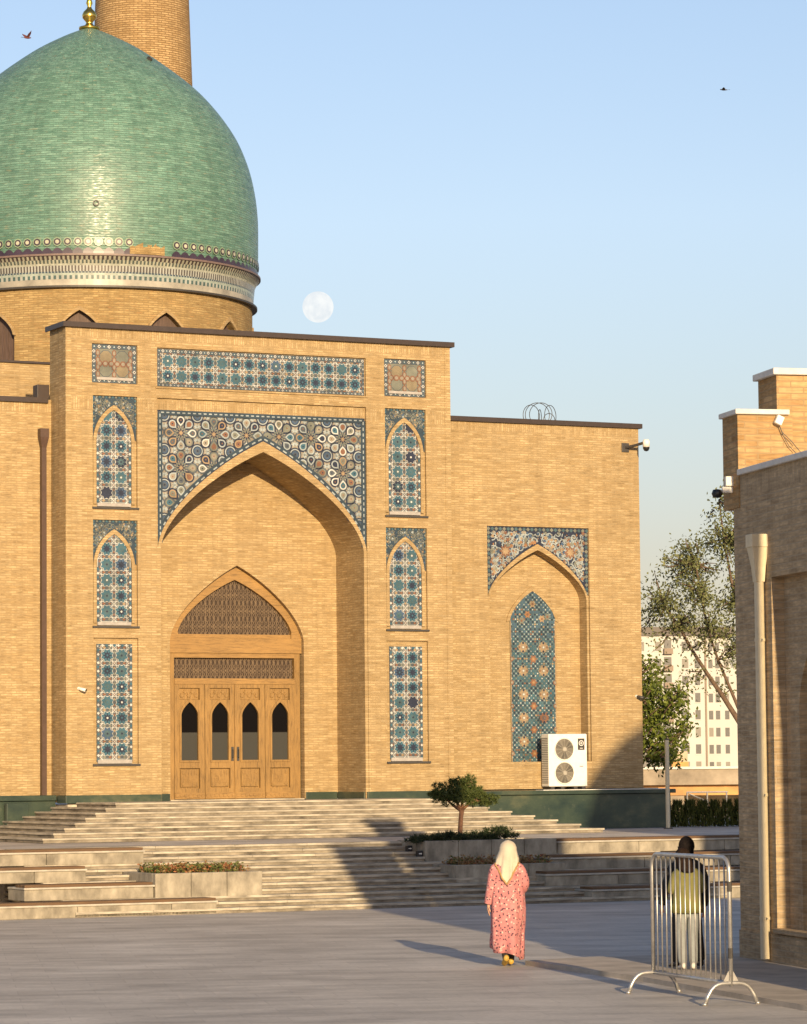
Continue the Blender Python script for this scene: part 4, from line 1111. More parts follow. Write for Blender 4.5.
for z in (0.62, 2.2, 4.2):
    g = G(); g.tube([(s0, yo, z-0.02), (s0, yo, z+0.02)], 0.07, 14); g.box(s0+0.03, s0+0.12, yo-0.005, yo+0.005, z-0.012, z+0.012); g.obj('bracket', M_cream, dpipe)
# things fixed on it
t = empty('floodlight', BX+Vector((0.60, -0.22, 7.16)), WA, 'small white floodlight on the stepped parapet with hanging cables', 'lamp')
g = G(); g.box(-0.05, 0.05, -0.05, 0.03, -0.06, 0.06); g.obj('housing', M_white, t, bevel=0.01, rot=(0, R(25), 0))
g = G(); g.tube([(0.0, 0.0, -0.05), (0.06, 0.015, -0.2), (0.14, 0.01, -0.34), (0.26, 0.01, -0.46)], 0.006, 5); g.tube([(0.0, 0.0, -0.05), (0.05, 0.015, -0.16), (0.16, 0.01, -0.26), (0.30, 0.01, -0.42)], 0.006, 5); g.obj('cable', M_dark, t)
t = empty('corner_camera', BX+Vector((-0.06, -0.05, 6.30)), WA, 'white and black dome camera on far corner of the right building', 'camera')
G().box(-0.05, 0.06, -0.03, 0.05, 0.0, 0.13).obj('housing', M_white, t, bevel=0.01)
G().box(-0.10, 0.05, -0.02, 0.03, -0.09, -0.01).obj('arm', M_white, t, bevel=0.01)
g = G(); g.lathe([(0.001, 0.06), (0.055, 0.05), (0.075, 0.0), (0.055, -0.05), (0.001, -0.06)], 16, cx=-0.17); g.obj('lens_dome', M_black, t, smooth=True, loc=(0, 0, -0.10))

# ================================================================== CROWD BARRIER
FA, FB = Vector((2.81, 38.04, 0)), Vector((3.50, 36.04, 0))
fd = (FB-FA); FL = fd.length; ang = math.atan2(fd.y, fd.x)
cb = empty('crowd_barrier', FA, ang, 'galvanised steel crowd barrier with upright bars standing at the kerb', 'barrier')
zb, zt, rc = 0.22, 1.585, 0.15
g = G(); path = [(0, 0, zb)]
path += [(0, 0, zt-rc)]+[(rc-rc*math.cos(t*math.pi/12), 0, zt-rc+rc*math.sin(t*math.pi/12)) for t in range(1, 7)]
path += [(FL-rc+rc*math.sin(t*math.pi/12), 0, zt-rc+rc*math.cos(t*math.pi/12)) for t in range(0, 7)]+[(FL, 0, zb-0.02)]
g.tube(path, 0.024, 10); g.tube([(0, 0, zb+0.015), (FL, 0, zb+0.015)], 0.022, 10); g.obj('frame', M_galv, cb, smooth=True)
for i in range(15):
    x = (i+1)*FL/16
    g = G(); g.tube([(x, 0, zb+0.03), (x, 0, zt-0.015)], 0.0095, 8); g.obj('upright_bar', M_galv, cb, smooth=True)
for x in (0.0, FL):
    # bowed foot across the frame
    g = G(); hw_ = 0.315
    pts = []
    for t in range(17):
        u = -1+t/8
        pts.append((x+0.0, u*hw_, 0.235*(1-abs(u)**4.2)))
    # feet run across the view: perpendicular to the frame
    g.tube(pts, 0.023, 10); g.tube([(x, -hw_, 0.0), (x, -hw_, 0.03)], 0.03, 10); g.tube([(x, hw_, 0.0), (x, hw_, 0.03)], 0.03, 10)
    ft = g.obj('foot', M_galv, cb, smooth=True)
    if x:
        g = G(); g.face([(x, -0.10, 0.235), (x, 0.10, 0.235), (x, 0.03, 0.36), (x, -0.03, 0.36)]); g.face([(x-0.008, -0.10, 0.235), (x-0.008, 0.10, 0.235), (x-0.008, 0.03, 0.36), (x-0.008, -0.03, 0.36)][::-1]); g.obj('gusset', M_galv, cb)
for z in (0.50, 1.22):
    g = G(); g.tube([(FL, 0, z), (FL, 0, z+0.11)], 0.027, 10); g.obj('hinge_sleeve', M_dark, cb)

# ================================================================== PEOPLE
M_skin = plain('skin', (0.52, 0.29, 0.19), 0.55, var=0.05)
M_hair = plain('dark_hair', (0.012, 0.009, 0.008), 0.85, var=0.3, scale=30, spec=0.1)
M_brownhair = plain('brown_hair', (0.022, 0.013, 0.009), 0.85, var=0.3, scale=30, spec=0.1)
def skin_obj(name, chains, mats, parent, sub=2, root=0):
    """chains: list of lists of (point, (rx, ry)); first vertex of a later chain may be an int index into the growing list"""
    verts, edges, rad = [], [], []
    for ch in chains:
        prev = None
        for e in ch:
            if isinstance(e, int): prev = e; continue
            p, r = e
            verts.append(p); rad.append(r if isinstance(r, tuple) else (r, r)); k = len(verts)-1
            if prev is not None: edges.append((prev, k))
            prev = k
    me = bpy.data.meshes.new(name); me.from_pydata(verts, edges, []); o = bpy.data.objects.new(name, me); COL.objects.link(o)
    if parent: o.parent = parent
    md = o.modifiers.new('s', 'SKIN')
    for i, r in enumerate(rad): me.skin_vertices[0].data[i].radius = r
    me.skin_vertices[0].data[root].use_root = True
    md.use_smooth_shade = True; md.branch_smoothing = 0.6
    o.modifiers.new('d', 'SUBSURF').levels = sub; o.modifiers['d'].render_levels = sub
    realize(o); o.data.materials.clear()
    for mt in (mats if isinstance(mats, (list, tuple)) else [mats]): o.data.materials.append(mt)
    for p in o.data.polygons: p.use_smooth = True
    return o
def ell(g, c, r, seg=20, rings=14, mi=0, tilt=None):
    rr = []
    for i in range(1, rings):
        t = math.pi*i/rings
        rr.append([Vector((r[0]*math.sin(t)*math.cos(k*2*math.pi/seg), r[1]*math.sin(t)*math.sin(k*2*math.pi/seg), -r[2]*math.cos(t))) for k in range(seg)])
    if tilt: rr = [[tilt@p for p in x] for x in rr]
    g.loft([[p+Vector(c) for p in x] for x in rr], mi)
def hand(chains, base_idx, wrist, d, side, thumb):
    """palm and five short finger chains; d = pointing direction, side = across the palm"""
    w = Vector(wrist); d = Vector(d).normalized(); s = Vector(side).normalized(); t = Vector(thumb).normalized()
    palm = w+d*0.05
    chains.append([base_idx, (tuple(palm), (0.034, 0.018))])
    pi_ = sum(1 for ch in chains for e in ch if not isinstance(e, int))-1
    for i, (off_, L) in enumerate(((-0.027, 0.062), (-0.009, 0.074), (0.009, 0.07), (0.027, 0.054))):
        b = palm+d*0.032+s*off_; curl = t*0.5
        chains.append([pi_, (tuple(b), 0.0095), (tuple(b+d*L*0.5+curl*L*0.15), 0.0085), (tuple(b+d*L*0.92+curl*L*0.5), 0.0075)])
    b = palm-s*0.03-d*0.012
    chains.append([pi_, (tuple(b), 0.011), (tuple(b-s*0.022+d*0.03+t*0.01), 0.010), (tuple(b-s*0.022+d*0.06+t*0.02), 0.0085)])
def body(parent, sh, z_sh, hip, z_hip, arms, legs, head_c, neck_lean=(0, 0, 0), mats=M_skin):
    """one continuous figure grown on a skeleton; arms/legs: lists of joint points, left then right"""
    ch = [[((0, 0, z_hip), (0.135, 0.10)), ((0, 0, z_hip+0.16), (0.115, 0.09)), ((0, 0, z_hip+0.32), (0.13, 0.10)), ((0, 0, z_sh-0.03), (0.13, 0.085)), ((head_c[0]*0.5, head_c[1]*0.5, z_sh+0.06), 0.055), ((head_c[0]*0.8, head_c[1]*0.8, z_sh+0.13), 0.052), (tuple(Vector(head_c)+Vector((0, 0, -0.03))), (0.072, 0.082)), (tuple(Vector(head_c)+Vector((0, 0, 0.05))), (0.076, 0.092)), (tuple(Vector(head_c)+Vector((0, 0, 0.10))), (0.05, 0.06))]]
    for side, a in zip((-1, 1), arms):
        S, E, Wp, dr_, sd_, th_ = a
        ch.append([3, (S, 0.058), (tuple((Vector(S)+Vector(E))/2), 0.048), (E, 0.040), (tuple((Vector(E)*0.6+Vector(Wp)*0.4)), 0.038), (Wp, 0.026)])
        idx = sum(1 for c in ch for e in c if not isinstance(e, int))-1
        hand(ch, idx, Wp, dr_, sd_, th_)
    for lg in legs:
        Hp, K, A, T = lg
        ch.append([0, (Hp, 0.095), (tuple((Vector(Hp)+Vector(K))/2), 0.078), (K, 0.056), (tuple(Vector(K)*0.65+Vector(A)*0.35), 0.058), (A, 0.036), (T, (0.036, 0.026))])
    return skin_obj('body', ch, mats, parent, sub=2)
def face(parent_body, c, fwd, skin=M_skin, hair=M_hair):
    """nose, eyes, mouth and ears on the head centred at c looking along fwd"""
    f = Vector(fwd).normalized(); s = f.cross(Vector((0, 0, 1))).normalized(); c = Vector(c)
    g = G()
    n = c+f*0.088+Vector((0, 0, -0.012)); ell(g, n, (0.014, 0.016, 0.02), 8, 6)
    for q in (-1, 1): ell(g, c+s*q*0.080+Vector((0, 0, -0.005)), (0.014, 0.018, 0.03), 8, 6)
    g.obj('nose_and_ears', skin, parent_body, smooth=True)
    g = G()
    for q in (-1, 1): ell(g, c+f*0.082+s*q*0.031+Vector((0, 0, 0.015)), (0.012, 0.008, 0.008), 8, 6)
    g.obj('eyes', M_black, parent_body, smooth=True)
    g = G(); ell(g, c+f*0.082+Vector((0, 0, -0.052)), (0.022, 0.01, 0.008), 8, 6); g.obj('mouth', plain('lips', (0.4, 0.15, 0.12), 0.5), parent_body, smooth=True)

# --- woman in the pink dress, walking away (local +Y is her way forward)
wp = empty('person', (1.31, 43.41, 0.0), R(6), 'woman in long pink spotted dress and cream headscarf walking towards the steps', 'person')
la = ((-0.155, 0.0, 1.29), (-0.205, -0.02, 1.03), (-0.245, 0.03, 0.80), (-0.02, 0.12, -1), (0, 1, 0), (1, 0, 0))
ra = ((0.155, 0.0, 1.29), (0.235, -0.05, 1.06), (0.18, 0.16, 0.93), (-0.5, 0.8, 0.05), (0, 0.2, 1), (-1, 0, 0))
lgs = (((-0.085, 0.0, 0.82), (-0.075, 0.06, 0.46), (-0.05, -0.16, 0.13), (-0.05, -0.05, 0.05)), ((0.085, 0.0, 0.82), (0.06, 0.10, 0.45), (0.045, 0.06, 0.09), (0.05, 0.19, 0.035)))
wb = body(wp, 0.2, 1.33, 0.1, 0.84, (la, ra), lgs, (0.02, 0.03, 1.50))
face(wb, (0.02, 0.03, 1.50), (0.35, 1, 0))
def dress_mat():
    m, nt, l, p = new_mat('pink_spotted_cloth')
    tc = nt.new('ShaderNodeTexCoord')
    v = nt.new('ShaderNodeTexVoronoi'); v.inputs['Scale'].default_value = 26; l.new(tc.outputs['Object'], v.inputs['Vector'])
    v2 = nt.new('ShaderNodeTexVoronoi'); v2.inputs['Scale'].default_value = 19; l.new(tc.outputs['Object'], v2.inputs['Vector'])
    f = noise(nt, l, tc.outputs['Object'], 9, 3)
    c = ramp(nt, l, f, [(0.3, (0.43, 0.16, 0.165)), (0.7, (0.54, 0.225, 0.22))])
    c = mix(nt, l, c, (0.58, 0.42, 0.37), math_n(nt, l, 'LESS_THAN', v2.outputs['Distance'], 0.24))
    c = mix(nt, l, c, (0.09, 0.04, 0.06), math_n(nt, l, 'LESS_THAN', v.outputs['Distance'], 0.30))
    l.new(c, p.inputs['Base Color']); p.inputs['Roughness'].default_value = 0.85
    return m
M_dress = dress_mat(); M_scarf = plain('cream_scarf', (0.54, 0.475, 0.37), 0.8, var=0.1, scale=6)
g = G()
rings = []; SEG = 48
for (z, rx, ry, cx, cy, fold) in ((1.36, 0.07, 0.06, 0, 0.0, 0), (1.345, 0.15, 0.085, 0, 0, 0), (1.31, 0.185, 0.105, 0, 0, 0), (1.22, 0.195, 0.125, 0, -0.005, 0.006), (1.08, 0.195, 0.135, 0.005, -0.01, 0.012), (0.92, 0.21, 0.15, 0.01, -0.01, 0.02), (0.75, 0.215, 0.16, 0.01, -0.01, 0.026), (0.58, 0.21, 0.165, 0.005, -0.01, 0.03), (0.42, 0.20, 0.175, -0.005, -0.015, 0.034), (0.28, 0.20, 0.19, -0.01, -0.02, 0.038), (0.15, 0.195, 0.20, -0.01, -0.03, 0.042)):
    rg = []
    for k in range(SEG):
        t = k*2*math.pi/SEG
        fo = 1+fold/0.2*(0.55*math.sin(5*t+0.9+z*1.5)+0.35*math.sin(9*t+2.2-z*2)+0.3*math.sin(3*t-1))
        zz = z
        if z < 0.35: zz = z-0.055*math.cos(t)*(1.0 if z < 0.2 else 0.5)+0.02*math.sin(3*t)+(0.07 if z < 0.2 else 0.02)*max(0, math.sin(t))
        rg.append((cx+rx*math.cos(t)*fo, cy+ry*math.sin(t)*fo, zz))
    rings.append(rg)
g.loft(rings, cap=False)
ds = g.obj('dress', M_dress, wp, smooth=True)
sv = ds.modifiers.new('solid', 'SOLIDIFY'); sv.thickness = 0.006
def sleeve(a, name, mat, r=(0.085, 0.078, 0.07, 0.068, 0.062), parent=None, upto=0.93):
    S, E, Wp = Vector(a[0]), Vector(a[1]), Vector(a[2]); e = E+(Wp-E)*upto
    g = G(); ins_ = S+(Vector((0, 0, S.z))-S)*0.35+Vector((0, 0, 0.01))
    g.tube([ins_, S+Vector((0, 0, -0.015)), S.lerp(E, 0.5), E, E.lerp(e, 0.55), e], [0.06, r[0], r[1], r[2], r[3], r[4]], 16, cap=False)
    o = g.obj(name, mat, parent, smooth=True); mdd = o.modifiers.new('sub', 'SUBSURF'); mdd.levels = 1; mdd.render_levels = 1
    return o
sleeve(la, 'sleeve', M_dress, parent=wp); sleeve(ra, 'sleeve', M_dress, parent=wp)
# headscarf: hood over the head that falls to a point between the shoulder blades
g = G(); rows = []; SEG = 56; hc = Vector((0.02, 0.03, 1.50)); edge = []
for i in range(15):
    s_ = i/14; rg = []
    for k in range(SEG+1):
        t = R(-245)+k*R(310)/SEG          # leaves a gap in front for the face
        back = max(0, -math.sin(t))       # 1 at her back (-Y)
        if s_ < 0.36:
            q = s_/0.36; th_ = q*math.pi*0.55
            r_ = 0.128*math.sin(th_) if th_ < math.pi/2 else 0.128
            p = (hc.x+r_*math.cos(t)*0.9, hc.y+r_*math.sin(t)*1.05, hc.z+0.02+0.115*math.cos(th_))
        else:
            q = (s_-0.36)/0.64
            low = 1.34-0.28*max(0, 1-abs(((t+math.pi/2+0.2+math.pi) % (2*math.pi))-math.pi)/R(68))**1.0
            zz = (hc.z+0.02-0.018)*(1-q)+low*q
            ww = 0.120+0.030*min(1, q*1.5)**1.3; dd = 0.140+0.0*q
            fold_ = 1+0.07*q*math.sin(9*t+2*q)+0.04*math.sin(17*t)*q
            cy = hc.y*(1-q)-0.005*q
            depth = dd*(1-q)+(0.160+0.012*back)*q
            p = (hc.x*(1-q)+ww*math.cos(t)*fold_, cy+depth*math.sin(t)*fold_, zz)
        rg.append(p)
    rows.append(rg)
g.loft(rows, cap=False, closed=False); sc = g.obj('headscarf', M_scarf, wp, smooth=True)
sv = sc.modifiers.new('solid', 'SOLIDIFY'); sv.thickness = 0.005; sv.offset = 1
g = G(); g.tube([(p[0]*1.02, p[1]*1.03-0.004, p[2]) for p in rows[-1]], 0.011, 6); g.obj('scarf_trim', plain('trim_brown', (0.38, 0.23, 0.09), 0.7), sc, smooth=True)
def shoe(parent, A, T, mat, name='shoe', up=0.0):
    A, T = Vector(A), Vector(T); f = (T-A); f.z = 0; f.normalize(); s = Vector((-f.y, f.x, 0))
    pit = math.atan2(T.z-A.z+0.045, (Vector((T.x, T.y, 0))-Vector((A.x, A.y, 0))).length)
    g = G(); rg = []
    for u, w, h in ((-0.075, 0.028, 0.06), (-0.06, 0.036, 0.085), (0.0, 0.038, 0.08), (0.07, 0.044, 0.055), (0.13, 0.042, 0.045), (0.17, 0.030, 0.032), (0.185, 0.012, 0.02)):
        c = A+f*u*math.cos(pit)*0.95+Vector((0, 0, u*math.sin(pit)-0.075+up))
        rg.append([c+s*w*math.cos(k*2*math.pi/12)+Vector((0, 0, max(0.0, h*0.5+h*0.5*math.sin(k*2*math.pi/12)))) for k in range(12)])
    g.loft(rg); return g.obj(name, mat, parent, smooth=True)
M_ochre = plain('ochre_shoe', (0.48, 0.30, 0.05), 0.6); M_sock = plain('black_sock', (0.02, 0.02, 0.022), 0.9)
for lg in lgs: shoe(wp, lg[2], lg[3], M_ochre)
for lg in lgs:
    A = Vector(lg[2]); K = Vector(lg[1]); g = G(); g.tube([A+Vector((0, 0, -0.02)), A.lerp(K, 0.3)], [0.044, 0.052], 12); g.obj('sock', M_sock, wp, smooth=True)

# --- two people behind the barrier
PX = Vector((3.46, 41.35, kz))
M_blackc = plain('black_cloth', (0.016, 0.015, 0.016), 0.85); M_darkbrown = plain('dark_brown_cloth', (0.045, 0.022, 0.018), 0.85)
M_olive = plain('olive_cloth', (0.165, 0.155, 0.045), 0.85, var=0.12); M_jeans = plain('pale_jeans', (0.25, 0.27, 0.27), 0.85, var=0.1); M_shoe = plain('white_shoe', (0.55, 0.52, 0.47), 0.6)
def clothed(loc, rz, scale, label, arms, legs, hc, top, trousers, shoes, hair, hairlen, fwd, z_sh=1.36, z_hip=0.88):
    t = empty('person', loc, rz, label, 'person'); t.scale = (scale,)*3
    b = body(t, 0.2, z_sh, 0.1, z_hip, arms, legs, hc); face(b, hc, fwd)
    # jacket
    g = G(); SEG = 32; rg = []
    for (z, rx, ry) in ((z_sh+0.045, 0.065, 0.06), (z_sh+0.02, 0.14, 0.085), (z_sh-0.03, 0.205, 0.115), (z_sh-0.14, 0.215, 0.14), (z_sh-0.30, 0.195, 0.14), (z_sh-0.44, 0.20, 0.145), (z_hip+0.0, 0.215, 0.155), (z_hip-0.10, 0.215, 0.155)):
        rg.append([(rx*math.cos(k*2*math.pi/SEG)*(1+0.02*math.sin(5*k+z*20)), ry*math.sin(k*2*math.pi/SEG)*(1+0.03*math.sin(3*k+z*14)), z) for k in range(SEG)])
    g.loft(rg, cap=False); j = g.obj('top', top, t, smooth=True); j.modifiers.new('solid', 'SOLIDIFY').thickness = 0.006
    for a in arms: sleeve(a, 'sleeve', top, (0.078, 0.068, 0.06, 0.055, 0.045), t)
    # trousers as one garment
    ch = [[((0, 0, z_hip+0.06), (0.165, 0.125)), ((0, 0, z_hip-0.05), (0.165, 0.13))]]
    for lg in legs: ch.append([1, (tuple(Vector(lg[0])+Vector((0, 0, -0.10))), 0.105), (tuple(Vector(lg[0]).lerp(Vector(lg[1]), 0.6)), 0.092), (lg[1], 0.078), (tuple(Vector(lg[1]).lerp(Vector(lg[2]), 0.5)), 0.075), (tuple(Vector(lg[2])+Vector((0, 0, -0.03))), 0.068)])
    skin_obj('trousers', ch, trousers, t, 2)
    for lg in legs: shoe(t, lg[2], lg[3], shoes)
    # hair: cap over skull, longer fall down the back if asked
    f = Vector(fwd).normalized(); g = G(); c = Vector(hc)
    rows = []
    for i in range(12):
        q = i/11; r_ = []
        for k in range(29):
            tt = math.atan2(-f.y, -f.x)+R(-128)+k*R(256)/28
            if q < 0.55:
                th_ = q/0.55*math.pi*0.52
                wv = 1+0.035*math.sin(11*tt)*math.sin(th_)+0.02*math.sin(5*tt+4*q)
                p = (c.x-f.x*0.012+0.098*wv*math.sin(th_)*math.cos(tt), c.y-f.y*0.012+0.112*wv*math.sin(th_)*math.sin(tt), c.z+0.025+0.112*wv*math.cos(th_))
            else:
                u_ = (q-0.55)/0.45
                wv = 1+0.05*math.sin(11*tt+5*u_)+0.03*math.sin(23*tt); fl = 0.085*u_ if hairlen > .2 else -0.018*u_
                p = (c.x-f.x*(0.012+fl)+0.098*wv*math.cos(tt), c.y-f.y*(0.012+fl)+0.112*wv*math.sin(tt), c.z+0.018-u_*hairlen*(0.75+0.25*math.cos((k-14)/14*1.4)))
            r_.append(p)
        rows.append(r_)
    g.loft(rows, cap=False, closed=False); h = g.obj('hair', hair, b, smooth=True); h.modifiers.new('solid', 'SOLIDIFY').thickness = 0.012
    return t
# man in black facing the camera over her shoulder (local +Y forward), arms round her
am = (((-0.18, 0, 1.31), (-0.28, 0.0, 1.05), (-0.31, 0.08, 0.80), (0.0, 0.3, -1), (0, 1, 0), (1, 0, 0)), ((0.18, 0, 1.31), (0.27, -0.03, 1.04), (0.26, 0.06, 0.78), (0.0, 0.2, -1), (0, 1, 0), (-1, 0.2, 0)))
lm = (((-0.09, 0, 0.86), (-0.13, 0.02, 0.48), (-0.17, -0.02, 0.09), (-0.18, 0.10, 0.04)), ((0.09, 0, 0.86), (0.14, 0.02, 0.48), (0.17, -0.02, 0.09), (0.19, 0.10, 0.04)))
clothed(PX+Vector((0.05, 0.36, 0)), R(14), 0.97, 'dark-haired person in black standing behind the person in olive', am, lm, (0.0, 0.03, 1.545), M_blackc, M_blackc, M_black, M_hair, 0.10, (-0.75, 0.7, -0.1))
aw = (((-0.16, 0, 1.31), (-0.225, -0.02, 1.07), (-0.16, 0.20, 1.08), (0.5, 0.8, 0), (0, 0.1, 1), (0.5, 0, 0)), ((0.16, 0, 1.31), (0.235, -0.02, 1.09), (0.17, 0.22, 1.12), (-0.3, 0.9, 0), (0, 0.1, 1), (-0.5, 0, 0)))
lw2 = (((-0.085, 0, 0.86), (-0.085, 0.03, 0.47), (-0.075, -0.02, 0.09), (-0.09, 0.10, 0.04)), ((0.085, 0, 0.86), (0.08, 0.03, 0.47), (0.07, -0.02, 0.09), (0.09, 0.10, 0.04)))
clothed(PX+Vector((0.02, -0.06, 0)), R(8), 0.90, 'person in olive top and pale jeans seen through the barrier bars', aw, lw2, (-0.05, 0.03, 1.53), M_olive, M_jeans, M_shoe, M_brownhair, 0.21, (-0.35, 1, 0))

# ================================================================== VEGETATION
def leafmat(name, c, c2):
    m, nt, l, p = new_mat(name)
    oi = nt.new('ShaderNodeNewGeometry')
    cc = ramp(nt, l, oi.outputs['Random Per Island'], [(0.0, c), (1.0, c2)])
    l.new(cc, p.inputs['Base Color']); p.inputs['Roughness'].default_value = 0.6; p.inputs['Specular IOR Level'].default_value = 0.25
    p.inputs['Transmission Weight'].default_value = 0.0
    return m
M_pine = leafmat('pine_needles', (0.035, 0.055, 0.012), (0.10, 0.12, 0.03))
M_juniper = leafmat('juniper', (0.018, 0.03, 0.012), (0.05, 0.065, 0.025))
M_leaf_dull = leafmat('dull_leaves', (0.07, 0.085, 0.03), (0.19, 0.20, 0.08))
M_leaf_fresh = leafmat('fresh_leaves', (0.045, 0.07, 0.010), (0.16, 0.19, 0.03))
M_hedge = leafmat('thuja', (0.02, 0.03, 0.006), (0.11, 0.12, 0.025))
M_bark = plain('bark', (0.13, 0.085, 0.055), 0.9, var=0.3, scale=12); M_bark_p = plain('pine_bark', (0.22, 0.11, 0.06), 0.9, var=0.3, scale=14)
def rv(rn): 
    while True:
        v = Vector((rn.uniform(-1, 1), rn.uniform(-1, 1), rn.uniform(-1, 1)))
        if 0.05 < v.length < 1: return v.normalized()
def needles(g, c, r, n, rn, L, w, upb=0.3):
    """tuft: needles radiating out of one point"""
    for _ in range(n):
        d = rv(rn); d.z += upb; d.normalize(); s = d.cross(rv(rn)).normalized()*w
        b = Vector(c)+d*r*rn.uniform(0.0, 0.5); t = b+d*L*rn.uniform(0.7, 1.2)
        g.face([b-s, b+s, t])
def leaf(g, p, rn, L, w, droop=0.0):
    d = rv(rn); d.z -= droop; d.normalize(); s = d.cross(rv(rn)).normalized()
    p = Vector(p); g.face([p, p+d*L*0.5+s*w, p+d*L, p+d*L*0.5-s*w])
# small pine in the upper planter
rn = random.Random(3)
pt = fthing('pine_tree', 4.66, 9.55, 1.12, 'small flat-topped pine tree with reddish trunk in the upper planter', 'tree')
g = G(); g.tube([(0, 0, 0), (0.01, 0, 0.25), (0.03, 0, 0.5), (0.05, 0, 0.62)], [0.055, 0.048, 0.045, 0.05], 10)
limbs = [((0.05, 0, 0.60), (-0.12, 0.05, 0.72), (-0.36, 0.05, 0.92)), ((0.05, 0, 0.62), (0.15, -0.1, 0.74), (0.36, -0.1, 0.88)), ((0.05, 0, 0.6), (0.0, 0.15, 0.8), (-0.08, 0.2, 1.1)), ((0.05, 0, 0.6), (0.12, 0.1, 0.85), (0.12, 0.05, 1.2)), ((0.2, -0.1, 0.78), (0.45, 0.0, 0.82), (0.66, 0.02, 0.84))]
for q in limbs: g.tube(q, [0.035, 0.026, 0.012], 7)
g.obj('trunk', M_bark_p, pt, smooth=True)
g = G()
blobs = [(-0.40, 0.0, 1.16, 0.20), (-0.44, 0.05, 0.98, 0.17), (-0.26, 0.1, 1.02, 0.22), (-0.24, 0.0, 0.86, 0.16), (0.0, 0.05, 1.22, 0.24), (-0.05, -0.1, 1.02, 0.25), (0.18, 0.0, 1.32, 0.20), (0.25, 0.1, 1.14, 0.24), (0.18, -0.1, 0.95, 0.22), (0.36, 0.05, 0.94, 0.22), (0.52, 0.0, 0.90, 0.18), (0.68, 0.0, 0.90, 0.15), (0.60, 0.05, 0.80, 0.12), (0.13, 0.0, 1.42, 0.10), (-0.12, 0.0, 1.33, 0.12), (-0.52, 0.0, 1.07, 0.10), (0.40, 0.0, 1.08, 0.14)]
for (x, y, z, r_) in blobs:
    z = 0.64+(z-0.64)*0.76; x *= 1.04
    for _ in range(int(900*r_*r_)+8):
        d = rv(rn); c = Vector((x, y, z))+Vector((d.x*r_, d.y*r_*1.2, d.z*r_*0.8))*rn.uniform(0.45, 1.05)
        needles(g, c, 0.02, 22, rn, 0.075, 0.006)
g.obj('crown', M_pine, pt)
# low junipers at its foot
def shrub(a, d, z, w, h, label, rn, mat=M_juniper, group='low dark shrubs in the upper planter'):
    t = fthing('shrub', a, d, z, label, 'shrub', group)
    g = G()
    for k in range(6): g.tube([(0, 0, 0), (rn.uniform(-w, w)*0.4, rn.uniform(-0.2, 0.2), h*0.5)], [0.012, 0.006], 5)
    g.obj('stem', M_bark, t)
    g = G()
    for _ in range(int(170*w/0.4)):
        x = rn.uniform(-w, w); y = rn.uniform(-0.35, 0.35); top = h*(1-0.55*abs(x/w)**2)*rn.uniform(0.3, 1.0)
        needles(g, (x, y, top), 0.02, 10, rn, 0.09, 0.010, 0.5)
    g.obj('foliage', mat, t)
shrub(3.95, 9.65, 1.10, 0.42, 0.16, 'low dark juniper at the left end of the upper planter', rn)
shrub(4.38, 9.6, 1.10, 0.36, 0.20, 'low dark juniper just left of the pine trunk', rn)
shrub(5.02, 9.6, 1.10, 0.34, 0.20, 'low dark juniper just right of the pine trunk', rn)
shrub(5.50, 9.6, 1.10, 0.36, 0.30, 'taller dark juniper farther right of the pine trunk', rn)
# flower bed and weeds
def bed(name, a0, a1, d0, d1, z, h, n, mats, label, rn, cat):
    g = G()
    for _ in range(n):
        x, y = rn.uniform(a0, a1), -rn.uniform(d0, d1); hh_ = h*rn.uniform(0.4, 1.15)
        mi = rn.choices(range(len(mats)), [3, 2, 1][:len(mats)])[0]
        lean = Vector((rn.uniform(-0.35, 0.35), rn.uniform(-0.35, 0.35), 1)).normalized()
        b = Vector((x, y, z)); w = 0.006; s = lean.cross(rv(rn)).normalized()*w
        g.face([b-s, b+s, b+lean*hh_], mi)
        for k in range(6):
            p = b+lean*hh_*rn.uniform(0.35, 1.0)
            d = rv(rn); d.z = abs(d.z)*0.6; s2 = d.cross(rv(rn)).normalized()*0.016
            g.face([p, p+d*0.035+s2, p+d*0.07, p+d*0.035-s2], mi)
    sh_ = Vector(((a0+a1)/2, -(d0+d1)/2, z))
    o = g.obj(name, mats, None, shift=sh_, loc=FW(sh_.x, -sh_.y, z), rot=(0, 0, TH)); tag(o, label, cat, kind='stuff')
M_red = leafmat('reddish_plant', (0.20, 0.07, 0.03), (0.34, 0.15, 0.06)); M_straw = leafmat('straw', (0.22, 0.14, 0.06), (0.36, 0.24, 0.11)); M_grn = leafmat('bed_green', (0.06, 0.08, 0.02), (0.16, 0.17, 0.05))
bed('flower_bed', -2.62, -0.85, 10.45, 11.75, 0.66, 0.20, 620, [M_grn, M_red, M_straw], 'low green and reddish plants filling the left stone planter', rn, 'plants')
bed('dry_weeds', 3.82, 5.9, 10.4, 11.15, 0.66, 0.20, 300, [M_straw, M_red, M_grn], 'sparse dry weeds growing in the lower shaded planter', rn, 'weeds')

def leafy_tree(name, base, label, paths, tips, mat, rn, leaf_n, L, w, spread, bark=M_bark, r0=0.16):
    t = empty(name, base, 0, label, 'tree')
    g = G()
    for pth, ra_, rb_ in paths:
        n = len(pth); g.tube(pth, [ra_+(rb_-ra_)*i/(n-1) for i in range(n)], 8)
    for (p, q) in tips: g.tube([p, Vector(p).lerp(Vector(q), 0.5)+rv(rn)*0.06, q], [0.028, 0.018, 0.006], 5)
    g.obj('trunk', bark, t, smooth=True)
    g = G()
    for (p, q) in tips:
        p, q = Vector(p), Vector(q)
        for _ in range(leaf_n):
            c = p.lerp(q, rn.uniform(0.2, 1.08))+rv(rn)*spread*rn.random()**0.7
            leaf(g, c, rn, L*rn.uniform(0.7, 1.2), w, 0.25)
    g.obj('crown', mat, t)
